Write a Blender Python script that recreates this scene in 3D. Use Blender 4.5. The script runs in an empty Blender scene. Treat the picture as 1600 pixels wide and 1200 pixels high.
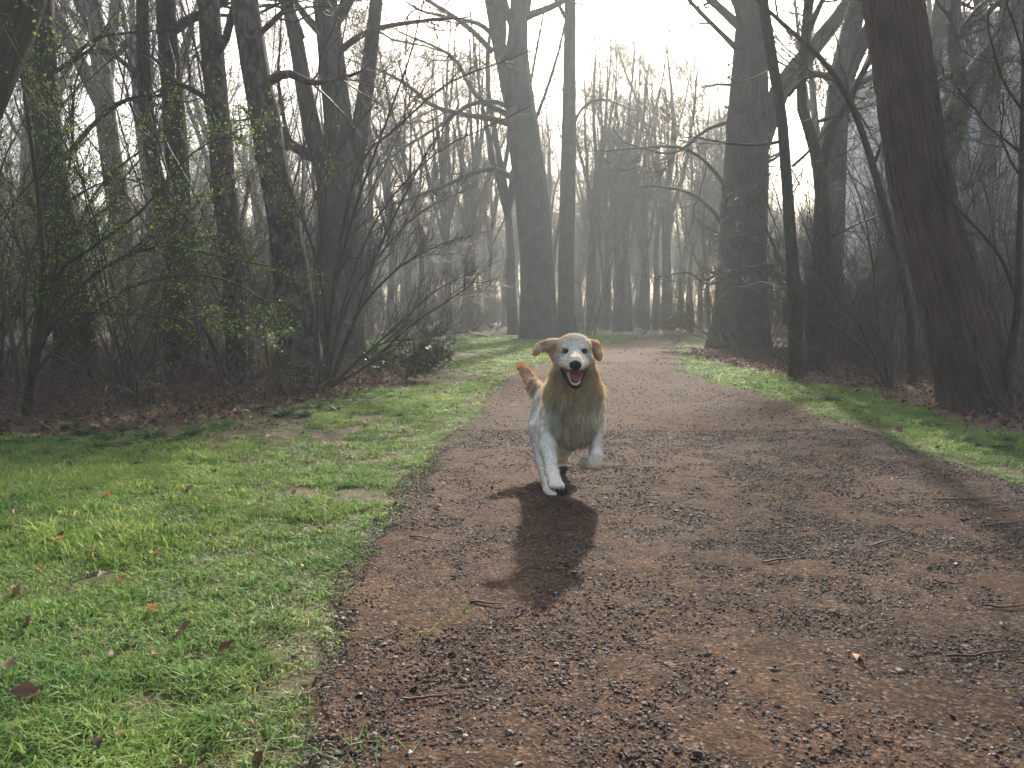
import bpy, math
import numpy as np
from mathutils import Vector, Euler, Matrix

# ------------------------------------------------------------------ camera, light, exposure
sc = bpy.context.scene
CAM_H = 0.83
PITCH = math.atan(105 / 1200)
cd = bpy.data.cameras.new('camera'); cam = bpy.data.objects.new('camera', cd)
sc.collection.objects.link(cam)
cd.sensor_width = 36; cd.lens = 27.0; cd.clip_start = 0.05; cd.clip_end = 600
cam.location = (0, 0, CAM_H); cam.rotation_euler = (math.pi / 2 - PITCH, 0, 0)
sc.camera = cam

SUN_EL = math.radians(33); SUN_AZ = math.radians(10.0)      # azimuth measured from +Y towards +X
world = bpy.data.worlds.new('World'); sc.world = world; world.use_nodes = True
wn = world.node_tree; wn.nodes.clear()
sky = wn.nodes.new('ShaderNodeTexSky'); sky.sky_type = 'NISHITA'; sky.sun_disc = False
sky.sun_elevation = SUN_EL; sky.sun_rotation = SUN_AZ
sky.air_density = 1.0; sky.dust_density = 6.0; sky.ozone_density = 1.0
bg = wn.nodes.new('ShaderNodeBackground'); bg.inputs['Strength'].default_value = 0.135
wo = wn.nodes.new('ShaderNodeOutputWorld')
wn.links.new(sky.outputs[0], bg.inputs[0]); wn.links.new(bg.outputs[0], wo.inputs[0])
sl = bpy.data.lights.new('sun', 'SUN'); sl.energy = 3.9; sl.angle = math.radians(1.4); sl.color = (1.0, 0.91, 0.80)
sun = bpy.data.objects.new('sun', sl); sc.collection.objects.link(sun)
sd = Vector((math.sin(SUN_AZ) * math.cos(SUN_EL), math.cos(SUN_AZ) * math.cos(SUN_EL), math.sin(SUN_EL)))
sun.rotation_euler = sd.to_track_quat('Z', 'Y').to_euler(); sun.location = (0, 0, 40)
sc.view_settings.view_transform = 'Standard'; sc.view_settings.look = 'None'
sc.view_settings.gamma = 1.0; sc.view_settings.exposure = 1.15; sc.view_settings.use_curve_mapping = False
sc.render.engine = 'CYCLES'
cy = sc.cycles
cy.max_bounces = 8; cy.diffuse_bounces = 4; cy.glossy_bounces = 2; cy.transmission_bounces = 3
cy.volume_bounces = 1; cy.transparent_max_bounces = 4; cy.use_denoising = True
cy.caustics_reflective = False; cy.caustics_refractive = False
cy.sample_clamp_indirect = 4.0

# ------------------------------------------------------------------ helpers
COL = sc.collection
RNG = np.random.default_rng(11)
FWD = np.array([0, math.cos(PITCH), -math.sin(PITCH)]); UP = np.array([0, math.sin(PITCH), math.cos(PITCH)])

def at(px, py, Y):
    """the world point seen at photo pixel (px, py) at distance Y along the path"""
    d = FWD + (px - 800) / 1200 * np.array([1., 0, 0]) + (600 - py) / 1200 * UP
    t = Y / d[1]
    return np.array([t * d[0], Y, CAM_H + t * d[2]])

def grd(px, py):
    d = FWD + (px - 800) / 1200 * np.array([1., 0, 0]) + (600 - py) / 1200 * UP
    t = -CAM_H / d[2]
    return np.array([t * d[0], t * d[1], 0.0])

def _hash(i, j, k, s):
    n = (i * 374761393 + j * 668265263 + k * 2147483647 + s * 974634777) & 0xFFFFFFFF
    n = ((n ^ (n >> 13)) * 1274126177) & 0xFFFFFFFF
    n = (n ^ (n >> 16)) & 0xFFFFFFFF
    return n.astype(np.float64) / 4294967295.0

def vnoise(p, seed=0):
    p = np.asarray(p, float)
    f = np.floor(p); t = p - f; t = t * t * (3 - 2 * t); f = f.astype(np.int64)
    r = 0
    for dx in (0, 1):
        wx = t[..., 0] if dx else 1 - t[..., 0]
        for dy in (0, 1):
            wy = t[..., 1] if dy else 1 - t[..., 1]
            for dz in (0, 1):
                wz = t[..., 2] if dz else 1 - t[..., 2]
                r = r + wx * wy * wz * _hash(f[..., 0] + dx, f[..., 1] + dy, f[..., 2] + dz, seed)
    return r

def n2(x, y, f, seed=0):
    return vnoise(np.stack([x * f, y * f, np.zeros_like(x * f) + 0.37], -1), seed)

def mesh_np(name, V, F, smooth=True, loops=None):
    """V (n,3); F (m,4) or (m,3) int array, or list of such arrays"""
    me = bpy.data.meshes.new(name)
    Fs = F if isinstance(F, list) else [F]
    Fs = [f for f in Fs if len(f)]
    me.vertices.add(len(V)); me.vertices.foreach_set('co', np.asarray(V, np.float32).ravel())
    li = np.concatenate([f.ravel() for f in Fs]).astype(np.int32)
    tot = np.concatenate([np.full(len(f), f.shape[1], np.int32) for f in Fs])
    st = np.concatenate([[0], np.cumsum(tot)[:-1]]).astype(np.int32)
    me.loops.add(len(li)); me.loops.foreach_set('vertex_index', li)
    me.polygons.add(len(tot)); me.polygons.foreach_set('loop_start', st); me.polygons.foreach_set('loop_total', tot)
    me.update(calc_edges=True)
    me.polygons.foreach_set('use_smooth', np.full(len(tot), smooth))
    return me

def vcol(me, name, C):
    a = me.color_attributes.new(name, 'FLOAT_COLOR', 'POINT')
    C = np.asarray(C, np.float32)
    if C.shape[1] == 3: C = np.concatenate([C, np.ones((len(C), 1), np.float32)], 1)
    a.data.foreach_set('color', C.ravel())

def vvec(me, name, A):
    a = me.attributes.new(name, 'FLOAT_VECTOR', 'POINT'); a.data.foreach_set('vector', np.asarray(A, np.float32).ravel())

def link(name, me, mat=None, parent=None, loc=None, **props):
    o = bpy.data.objects.new(name, me); COL.objects.link(o)
    if mat is not None and me is not None and not me.materials: me.materials.append(mat)
    if parent is not None: o.parent = parent
    if loc is not None: o.location = loc
    for k, v in props.items(): o[k] = v
    return o

def empty(name, loc, label, category, group=None, rz=0.0, s=1.0):
    o = bpy.data.objects.new(name, None); COL.objects.link(o)
    o.location = loc; o.rotation_euler = (0, 0, rz); o.scale = (s, s, s); o.empty_display_size = 0.2
    o['label'] = label; o['category'] = category
    if group: o['group'] = group
    return o

def copy_thing(root, loc, rz, s, label=None, group=None, sz=None):
    r = root.copy(); COL.objects.link(r); r.location = loc; r.rotation_euler = (0, 0, rz); r.scale = (s, s, sz or s)
    if label: r['label'] = label
    if group: r['group'] = group
    for ch in root.children:
        c = ch.copy(); COL.objects.link(c); c.parent = r
        for g in ch.children:
            d = g.copy(); COL.objects.link(d); d.parent = c
    return r

# --- tubes
def norm(v):
    return v / np.maximum(np.linalg.norm(v, axis=-1, keepdims=True), 1e-9)

def tubes(P, R, sides):
    """P (n,m,3), R (n,m) -> V, F of n tubes, tip closed by tapering"""
    n, m, _ = P.shape
    T = np.empty_like(P); T[:, 1:-1] = P[:, 2:] - P[:, :-2]; T[:, 0] = P[:, 1] - P[:, 0]; T[:, -1] = P[:, -1] - P[:, -2]
    T = norm(T)
    mean = norm(P[:, -1] - P[:, 0])
    ref = np.where(np.abs(mean[:, 2:3]) > 0.8, np.array([[1., 0, 0]]), np.array([[0, 0, 1.]]))[:, None, :]
    U = norm(np.cross(T, ref)); W = np.cross(T, U)
    a = np.arange(sides) * 2 * math.pi / sides
    V = P[:, :, None, :] + R[:, :, None, None] * (np.cos(a)[None, None, :, None] * U[:, :, None, :] + np.sin(a)[None, None, :, None] * W[:, :, None, :])
    i = np.arange(n)[:, None, None] * m * sides; j = np.arange(m - 1)[None, :, None] * sides
    k = np.arange(sides)[None, None, :]; k2 = (k + 1) % sides
    F = np.stack([i + j + k, i + j + k2, i + j + sides + k2, i + j + sides + k], -1).reshape(-1, 4)
    return V.reshape(-1, 3), F

class Bag:
    def __init__(s): s.V = []; s.F = []; s.n = 0; s.C = []
    def add(s, V, F, C=None):
        s.V.append(V); s.F.append(F + s.n); s.n += len(V)
        if C is not None: s.C.append(np.broadcast_to(np.asarray(C, float), (len(V), 3)))
    def tubes(s, P, R, sides, C=None):
        V, F = tubes(P, R, sides); s.add(V, F, C)
    def mesh(s, name, origin=(0, 0, 0), smooth=True):
        q = [f for f in s.F if f.shape[1] == 4]; t = [f for f in s.F if f.shape[1] == 3]
        Fs = ([np.concatenate(q)] if q else []) + ([np.concatenate(t)] if t else [])
        me = mesh_np(name, np.concatenate(s.V) - np.asarray(origin), Fs, smooth)
        if s.C: vcol(me, 'col', np.concatenate(s.C))
        return me

def grow(rng, P, R, n, t0, t1, length, ang, ratio, steps, wander=0.25, trop=0.1, rmin=0.0015, taper=0.25, lenfall=0.5, plen=None):
    """n children on each of the parent branches"""
    N, m, _ = P.shape
    idx = np.repeat(np.arange(N), n); K = len(idx)
    t = rng.uniform(t0, t1, K) * (m - 1); i = np.minimum(t.astype(int), m - 2); f = (t - i)[:, None]
    a = P[idx, i]; b = P[idx, i + 1]
    pos = a + (b - a) * f; r = R[idx, i] * (1 - f[:, 0]) + R[idx, i + 1] * f[:, 0]
    T = norm(b - a)
    q = rng.normal(size=(K, 3)); q = norm(q - (q * T).sum(1, keepdims=True) * T)
    an = ang * rng.uniform(0.65, 1.35, K)[:, None]
    d = np.cos(an) * T + np.sin(an) * q
    L = length * rng.uniform(0.5, 1.3, K) * (1 - lenfall * (t / (m - 1) - t0) / max(1 - t0, 0.01))
    if plen is not None: L = L * plen[idx]
    out = np.empty((K, steps + 1, 3)); out[:, 0] = pos
    for s_ in range(steps):
        d = norm(d + rng.normal(size=(K, 3)) * wander + np.array([0, 0, trop]))
        out[:, s_ + 1] = out[:, s_] + d * (L / steps)[:, None]
    r0 = np.maximum(r * ratio, rmin)
    RR = r0[:, None] * np.linspace(1, taper, steps + 1)[None, :]
    return out, np.maximum(RR, rmin * 0.6)

def smooth_line(pts, n):
    """Catmull-Rom through pts (k,d) -> (n,d)"""
    pts = np.asarray(pts, float); k = len(pts)
    if k == 2:
        t = np.linspace(0, 1, n)[:, None]; return pts[0] * (1 - t) + pts[1] * t
    e = np.concatenate([[2 * pts[0] - pts[1]], pts, [2 * pts[-1] - pts[-2]]])
    u = np.linspace(0, k - 1, n); i = np.minimum(u.astype(int), k - 2); t = (u - i)[:, None]
    p0, p1, p2, p3 = e[i], e[i + 1], e[i + 2], e[i + 3]
    return 0.5 * (2 * p1 + (p2 - p0) * t + (2 * p0 - 5 * p1 + 4 * p2 - p3) * t ** 2 + (3 * p1 - p0 - 3 * p2 + p3) * t ** 3)

# --- materials
def mat(name):
    m = bpy.data.materials.new(name); m.use_nodes = True; nt = m.node_tree; nt.nodes.clear()
    out = nt.nodes.new('ShaderNodeOutputMaterial')
    return m, nt, out
def N(nt, typ, **kw):
    n = nt.nodes.new(typ)
    for k, v in kw.items(): setattr(n, k, v)
    return n
def noise_n(nt, vec, scale, detail=4, rough=0.6, dist=0.0):
    n = N(nt, 'ShaderNodeTexNoise'); n.inputs['Scale'].default_value = scale; n.inputs['Detail'].default_value = detail
    n.inputs['Roughness'].default_value = rough; n.inputs['Distortion'].default_value = dist
    if vec is not None: nt.links.new(vec, n.inputs['Vector'])
    return n
def ramp(nt, fac, stops):
    r = N(nt, 'ShaderNodeValToRGB'); nt.links.new(fac, r.inputs[0]); e = r.color_ramp.elements
    while len(e) < len(stops): e.new(0.5)
    for el, (p, c) in zip(e, stops): el.position = p; el.color = (*c, 1)
    return r
def mapping(nt, vec, scale):
    m = N(nt, 'ShaderNodeMapping'); m.inputs['Scale'].default_value = scale; nt.links.new(vec, m.inputs[0]); return m
def bump(nt, h, strength, dist):
    b = N(nt, 'ShaderNodeBump'); b.inputs['Strength'].default_value = strength; b.inputs['Distance'].default_value = dist
    nt.links.new(h, b.inputs['Height']); return b
def mixc(nt, fac, a, b, mode='MIX'):
    m = N(nt, 'ShaderNodeMix', data_type='RGBA', blend_type=mode)
    for s_, v in ((m.inputs[0], fac), (m.inputs[6], a), (m.inputs[7], b)):
        if isinstance(v, (int, float)): s_.default_value = v
        elif isinstance(v, tuple): s_.default_value = (*v, 1)
        else: nt.links.new(v, s_)
    return m.outputs[2]

def bark_mat(name, dark, mid, light, fr=18, stretch=0.14, bstr=0.8, bdist=0.02, moss=None, patches=None, plates=0.0):
    m, nt, out = mat(name)
    at_ = N(nt, 'ShaderNodeAttribute', attribute_name='bark'); v = at_.outputs['Vector']
    mp = mapping(nt, v, (1, 1, stretch))
    n1 = noise_n(nt, mp.outputs[0], fr, 6, 0.65, 0.6); nbig = noise_n(nt, v, 1.7, 3, 0.6)
    nf = noise_n(nt, mp.outputs[0], fr * 4, 3, 0.6)
    c = ramp(nt, n1.outputs[0], [(0.33, dark), (0.5, mid), (0.68, light)]).outputs[0]
    c = mixc(nt, 0.35, c, ramp(nt, nf.outputs[0], [(0.35, dark), (0.65, light)]).outputs[0])
    c = mixc(nt, 1.0, c, ramp(nt, nbig.outputs[0], [(0.3, (0.6, 0.6, 0.62)), (0.7, (1.25, 1.2, 1.15))]).outputs[0], 'MULTIPLY')
    if patches:
        np_ = noise_n(nt, v, 5.0, 5, 0.7, 1.2)
        f = ramp(nt, np_.outputs[0], [(0.5, (0, 0, 0)), (0.56, (1, 1, 1))]).outputs[0]
        c = mixc(nt, f, c, patches)
    if moss:
        nm = noise_n(nt, v, 3.2, 5, 0.7)
        f = ramp(nt, nm.outputs[0], [(0.45, (0, 0, 0)), (0.62, (0.8, 0.8, 0.8))]).outputs[0]
        c = mixc(nt, f, c, moss)
    p = N(nt, 'ShaderNodeBsdfPrincipled'); p.inputs['Roughness'].default_value = 0.85
    p.inputs['Specular IOR Level'].default_value = 0.25
    nt.links.new(c, p.inputs['Base Color'])
    b = bump(nt, n1.outputs[0], bstr, bdist); nt.links.new(b.outputs[0], p.inputs['Normal'])
    nt.links.new(p.outputs[0], out.inputs[0]); return m

def simple_mat(name, c1, c2, scale=3.0, rough=0.8, spec=0.3, coord='Object', bs=0.0):
    m, nt, out = mat(name)
    tc = N(nt, 'ShaderNodeTexCoord'); n1 = noise_n(nt, tc.outputs[coord], scale, 4, 0.6)
    c = ramp(nt, n1.outputs[0], [(0.35, c1), (0.65, c2)]).outputs[0]
    p = N(nt, 'ShaderNodeBsdfPrincipled'); p.inputs['Roughness'].default_value = rough
    p.inputs['Specular IOR Level'].default_value = spec
    nt.links.new(c, p.inputs['Base Color'])
    if bs:
        b = bump(nt, n1.outputs[0], bs, 0.01); nt.links.new(b.outputs[0], p.inputs['Normal'])
    nt.links.new(p.outputs[0], out.inputs[0]); return m

def leaf_mat(name, stops, trans=0.5, rough=0.45, spec=0.4, attr=False, big=None):
    """thin leaf: colour by per-instance random or by the 'col' attribute"""
    m, nt, out = mat(name)
    if attr:
        c = N(nt, 'ShaderNodeAttribute', attribute_name='col').outputs['Color']
    else:
        oi = N(nt, 'ShaderNodeObjectInfo'); c = ramp(nt, oi.outputs['Random'], stops).outputs[0]
        ac = N(nt, 'ShaderNodeAttribute', attribute_name='col').outputs['Color']
        c = mixc(nt, 1.0, c, ac, 'MULTIPLY')
    if big:
        g = N(nt, 'ShaderNodeNewGeometry'); nb = noise_n(nt, g.outputs['Position'], big[0], 3, 0.6)
        c = mixc(nt, 1.0, c, ramp(nt, nb.outputs[0], [(0.35, big[1]), (0.65, big[2])]).outputs[0], 'MULTIPLY')
    p = N(nt, 'ShaderNodeBsdfPrincipled'); p.inputs['Roughness'].default_value = rough; p.inputs['Specular IOR Level'].default_value = spec
    t = N(nt, 'ShaderNodeBsdfTranslucent'); mx = N(nt, 'ShaderNodeMixShader'); mx.inputs[0].default_value = trans
    nt.links.new(c, p.inputs['Base Color']); nt.links.new(c, t.inputs[0])
    nt.links.new(p.outputs[0], mx.inputs[1]); nt.links.new(t.outputs[0], mx.inputs[2]); nt.links.new(mx.outputs[0], out.inputs[0])
    return m

M_leanbark = bark_mat('bark_fibrous', (0.030, 0.021, 0.018), (0.095, 0.066, 0.056), (0.18, 0.13, 0.11), 26, 0.07, 1.0, 0.03)
M_beech = bark_mat('bark_grey', (0.055, 0.052, 0.045), (0.085, 0.082, 0.070), (0.12, 0.115, 0.10), 8, 0.25, 0.35, 0.02, moss=(0.060, 0.078, 0.040))
M_big = bark_mat('bark_furrowed', (0.030, 0.025, 0.022), (0.075, 0.063, 0.054), (0.13, 0.11, 0.095), 20, 0.08, 0.9, 0.04)
M_birch = bark_mat('bark_flaky', (0.022, 0.018, 0.018), (0.060, 0.050, 0.046), (0.12, 0.10, 0.092), 14, 0.35, 0.9, 0.03, patches=(0.15, 0.125, 0.115))
M_dark = bark_mat('bark_dark', (0.026, 0.023, 0.020), (0.060, 0.053, 0.045), (0.11, 0.097, 0.082), 22, 0.2, 0.8, 0.02, moss=(0.035, 0.048, 0.022))
M_pale = bark_mat('bark_pale', (0.060, 0.052, 0.045), (0.12, 0.105, 0.092), (0.18, 0.16, 0.14), 12, 0.2, 0.6, 0.02)
M_twig = simple_mat('twig_bark', (0.042, 0.034, 0.028), (0.090, 0.072, 0.058), 6.0, 0.6, 0.4)
M_twig_red = simple_mat('twig_bark_reddish', (0.060, 0.045, 0.036), (0.13, 0.095, 0.072), 6.0, 0.6, 0.4)
M_twig_green = simple_mat('twig_bark_mossy', (0.035, 0.038, 0.020), (0.070, 0.070, 0.040), 5.0, 0.7, 0.3)
M_bud = leaf_mat('spring_leaf', [(0.0, (0.16, 0.26, 0.04)), (1.0, (0.26, 0.36, 0.06))], 0.5, attr=True)

# ------------------------------------------------------------------ lay of the land
EDGE_L = np.array([(-4, -.30), (0, -.33), (1.41, -.37), (2.14, -.46), (3.62, -.50), (5.1, -.42), (8, -.25), (11, .12), (15.3, .95), (20, 2.1), (28.5, 4.4), (36, 7.2), (44, 11.5)])
EDGE_R = np.array([(-4, 2.3), (0, 2.35), (3.62, 2.42), (4.36, 2.42), (5.63, 2.52), (7.2, 2.66), (8.2, 2.66), (9.5, 2.62), (11.3, 2.65), (14.2, 3.07), (20, 4.3), (28.5, 6.6), (36, 9.6), (44, 14)])
GRASS_L = np.array([(-4, -6.0), (3.0, -5.2), (5.1, -4.0), (5.5, -2.9), (6.6, -2.3), (8.6, -1.9), (12.4, -1.3), (15, -2.3), (19, -4.2), (24, -5.5), (30, -6.0), (44, -3.0)])
GRASS_R = np.array([(-4, 3.6), (3.5, 3.5), (5.4, 3.62), (6.8, 3.8), (8.9, 3.9), (9.5, 3.65), (12.3, 3.75), (14, 3.8), (16, 3.9), (22, 5.2), (44, 15)])
def edge(E, y): return np.interp(y, E[:, 0], E[:, 1])
def hfun(x, y):
    h = (n2(x, y, 0.35, 3) - 0.5) * 0.10 + (n2(x, y, 1.3, 5) - 0.5) * 0.035
    far = np.clip((np.abs(x) - 3) / 6, 0, 1) * 0.12 * n2(x, y, 0.2, 8)
    cen = (edge(EDGE_L, y) + edge(EDGE_R, y)) / 2; w = np.clip((np.abs(x - cen) - 1.2) / 1.0, 0, 1)
    return h * (0.12 + 0.88 * w) + far * w
def wob(x, y, s=0.0):
    return (n2(x, y, 1.1, 21) - 0.5) * 0.32 + (n2(x, y, 4.5, 22) - 0.5) * 0.16 + (n2(x, y, 16.0, 23) - 0.5) * 0.06

# ground sheet
def axis_pts(a, b, c, fine, coarse):
    inner = np.arange(-c, c + 1e-6, fine); return inner
xs = np.unique(np.concatenate([np.arange(-6, 6.01, 0.10), np.arange(-20, 20.1, 0.5), np.arange(-150, 151, 6.0)]).round(3))
ys = np.unique(np.concatenate([np.arange(-4, 10, 0.10), np.arange(10, 30, 0.25), np.arange(30, 60, 1.0), np.arange(-60, 171, 6.0)]).round(3))
GX, GY = np.meshgrid(xs, ys, indexing='ij')
el, er = edge(EDGE_L, GY), edge(EDGE_R, GY)
inside = np.clip(np.minimum(GX - el, er - GX) / 0.12, 0, 1) * ((GY > -4) & (GY < 44))
GZ = hfun(GX, GY) - 0.03 * inside
V = np.stack([GX, GY, GZ], -1).reshape(-1, 3)
a_, b_ = len(xs), len(ys)
ii = np.arange(a_ - 1)[:, None] * b_ + np.arange(b_ - 1)[None, :]
F = np.stack([ii, ii + b_, ii + b_ + 1, ii + 1], -1).reshape(-1, 4)
gme = mesh_np('ground', V, F)
w_ = wob(GX, GY)
gl = np.clip((GX + w_ - edge(GRASS_L, GY)) / 0.5, 0, 1) * (GX < el + .3)
gr_ = np.clip((edge(GRASS_R, GY) - GX - w_) / 0.4, 0, 1) * (GX > er - .3)
gm = np.clip(gl + gr_, 0, 1) * (GY < 46)
far_field = np.clip((GY - 40) / 20, 0, 1) * 0.3
gm = np.maximum(gm, far_field)
vcol(gme, 'col', np.stack([gm, gm, gm], -1).reshape(-1, 3))
m, nt, out = mat('forest_soil'); M_ground = m
tc = N(nt, 'ShaderNodeTexCoord'); v = tc.outputs['Object']
n1 = noise_n(nt, v, 14, 6, 0.7); nn2 = noise_n(nt, v, 1.6, 4, 0.6); n3 = noise_n(nt, v, 60, 3, 0.7)
soil = ramp(nt, n1.outputs[0], [(0.35, (0.040, 0.028, 0.022)), (0.5, (0.12, 0.078, 0.060)), (0.68, (0.22, 0.145, 0.11))]).outputs[0]
gc = ramp(nt, n3.outputs[0], [(0.35, (0.030, 0.040, 0.014)), (0.65, (0.08, 0.11, 0.030))]).outputs[0]
att = N(nt, 'ShaderNodeAttribute', attribute_name='col')
mth = N(nt, 'ShaderNodeMath', operation='MULTIPLY'); nt.links.new(att.outputs['Color'], mth.inputs[0])
rr = ramp(nt, nn2.outputs[0], [(0.3, (0.15, 0.15, 0.15)), (0.6, (0.55, 0.55, 0.55))]); nt.links.new(rr.outputs[0], mth.inputs[1])
c = mixc(nt, mth.outputs[0], soil, gc)
p = N(nt, 'ShaderNodeBsdfPrincipled'); p.inputs['Roughness'].default_value = 0.9; p.inputs['Specular IOR Level'].default_value = 0.2
nt.links.new(c, p.inputs['Base Color']); b = bump(nt, n1.outputs[0], 0.8, 0.03); nt.links.new(b.outputs[0], p.inputs['Normal'])
nt.links.new(p.outputs[0], out.inputs[0])
link('ground', gme, M_ground, kind='structure')

# path
yy = np.concatenate([np.arange(-3.9, 1.2, 0.12), np.arange(1.2, 4.2, 0.016), np.arange(4.2, 8, 0.035), np.arange(8, 20, 0.12), np.arange(20, 43, 0.4)])
nu = 170
uu = np.linspace(0, 1, nu)
YY, UU = np.meshgrid(yy, uu, indexing='ij')
L_ = edge(EDGE_L, YY) - 0.10; R_ = edge(EDGE_R, YY) + 0.10
XX = L_ + (R_ - L_) * UU
XX = XX + wob(XX * 0 + 3, YY) * (1 - np.clip(UU * 6, 0, 1)) + wob(XX * 0 + 9, YY) * np.clip(UU * 6 - 5, 0, 1)
near = np.clip((7 - YY) / 3, 0, 1)
det = (n2(XX, YY, 28, 41) - .5) * 0.007 + (n2(XX, YY, 60, 42) - .5) * 0.005 + (n2(XX, YY, 7, 43) - .5) * 0.010
ZZ = hfun(XX, YY) + 0.004 + det * near + (n2(XX, YY, 1.5, 44) - .5) * 0.016
crown_ = 0.012 - 0.04 * np.clip((np.abs(UU - .5) - .46) / .04, 0, 1)
ZZ = ZZ + crown_
def path_h(x, y): return hfun(x, y) + 0.016 + (n2(x, y, 1.5, 44) - .5) * 0.016
V = np.stack([XX, YY, ZZ], -1).reshape(-1, 3)
ii = np.arange(len(yy) - 1)[:, None] * nu + np.arange(nu - 1)[None, :]
F = np.stack([ii, ii + 1, ii + nu + 1, ii + nu], -1).reshape(-1, 4)
pme = mesh_np('path', V, F)
m, nt, out = mat('cinder_path'); M_path = m
tc = N(nt, 'ShaderNodeTexCoord'); v = tc.outputs['Object']
nb = noise_n(nt, v, 0.9, 4, 0.6); nm_ = noise_n(nt, v, 9, 5, 0.7); nf = noise_n(nt, v, 90, 4, 0.75)
vo = N(nt, 'ShaderNodeTexVoronoi'); vo.inputs['Scale'].default_value = 120; nt.links.new(v, vo.inputs['Vector'])
base = ramp(nt, nm_.outputs[0], [(0.32, (0.024, 0.018, 0.014)), (0.5, (0.080, 0.054, 0.037)), (0.7, (0.155, 0.104, 0.068))]).outputs[0]
big_ = ramp(nt, nb.outputs[0], [(0.35, (0.76, 0.75, 0.78)), (0.65, (1.22, 1.00, 0.84))]).outputs[0]
nw = noise_n(nt, mapping(nt, v, (2.2, .35, 1)).outputs[0], 1.0, 3, .5)
c = mixc(nt, 1.0, base, big_, 'MULTIPLY')
c = mixc(nt, 1.0, c, ramp(nt, nw.outputs[0], [(0.35, (0.72, 0.70, 0.70)), (0.65, (1.35, 1.3, 1.25))]).outputs[0], 'MULTIPLY')
sep = N(nt, 'ShaderNodeSeparateColor'); nt.links.new(vo.outputs['Color'], sep.inputs[0])
peb = ramp(nt, sep.outputs[0], [(0.0, (0.010, 0.009, 0.009)), (0.3, (0.03, 0.021, 0.018)), (0.6, (0.07, 0.045, 0.033)), (0.85, (0.13, 0.088, 0.062)), (1.0, (0.26, 0.22, 0.18))]).outputs[0]
c = mixc(nt, 0.5, c, peb)
c = mixc(nt, 1.0, c, (0.82, 0.77, 0.70), 'MULTIPLY')
c = mixc(nt, 1.0, c, ramp(nt, nf.outputs[0], [(0.35, (0.55, 0.55, 0.55)), (0.65, (1.4, 1.4, 1.4))]).outputs[0], 'MULTIPLY')
p = N(nt, 'ShaderNodeBsdfPrincipled'); p.inputs['Roughness'].default_value = 0.9; p.inputs['Specular IOR Level'].default_value = 0.12
nt.links.new(c, p.inputs['Base Color'])
ad = N(nt, 'ShaderNodeMath', operation='ADD'); nt.links.new(vo.outputs['Distance'], ad.inputs[0]); nt.links.new(nf.outputs[0], ad.inputs[1])
b = bump(nt, ad.outputs[0], 0.6, 0.004); nt.links.new(b.outputs[0], p.inputs['Normal'])
nt.links.new(p.outputs[0], out.inputs[0])
link('path', pme, M_path, kind='structure')

# haze
HX, HY0, HY1, HZ = 151, -61, 170, 19.5
def box_mesh(name, x0, x1, y0, y1, z0, z1):
    V = np.array([(x, y, z) for z in (z0, z1) for y in (y0, y1) for x in (x0, x1)], float)
    F = np.array([(0, 2, 3, 1), (4, 5, 7, 6), (0, 1, 5, 4), (2, 6, 7, 3), (0, 4, 6, 2), (1, 3, 7, 5)])
    return mesh_np(name, V, F, False)
m, nt, out = mat('haze_air')
pv = N(nt, 'ShaderNodeVolumePrincipled'); pv.inputs['Color'].default_value = (0.84, 0.94, 0.95, 1)
pv.inputs['Density'].default_value = 0.0034; pv.inputs['Anisotropy'].default_value = 0.30
nt.links.new(pv.outputs[0], out.inputs['Volume'])
hz = link('haze', box_mesh('haze', -HX, HX, HY0, HY1 + 2, -1.2, HZ), m, kind='stuff')
# ------------------------------------------------------------------ trees
def px_line(pts, Y, dy=0.0, n=None):
    """[(px, py, width)], bottom first -> points and radii; Y may drift by dy to the end"""
    k = len(pts); P = []; R = []
    for i, (x, y, w) in enumerate(pts):
        Yi = Y + dy * i / max(k - 1, 1)
        P.append(at(x, y, Yi)); R.append(w / 2 / 1200 * Yi)
    A = smooth_line(np.concatenate([np.array(P), np.array(R)[:, None]], 1), n or max(8, 4 * k))
    return A[:, :3], A[:, 3]

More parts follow.
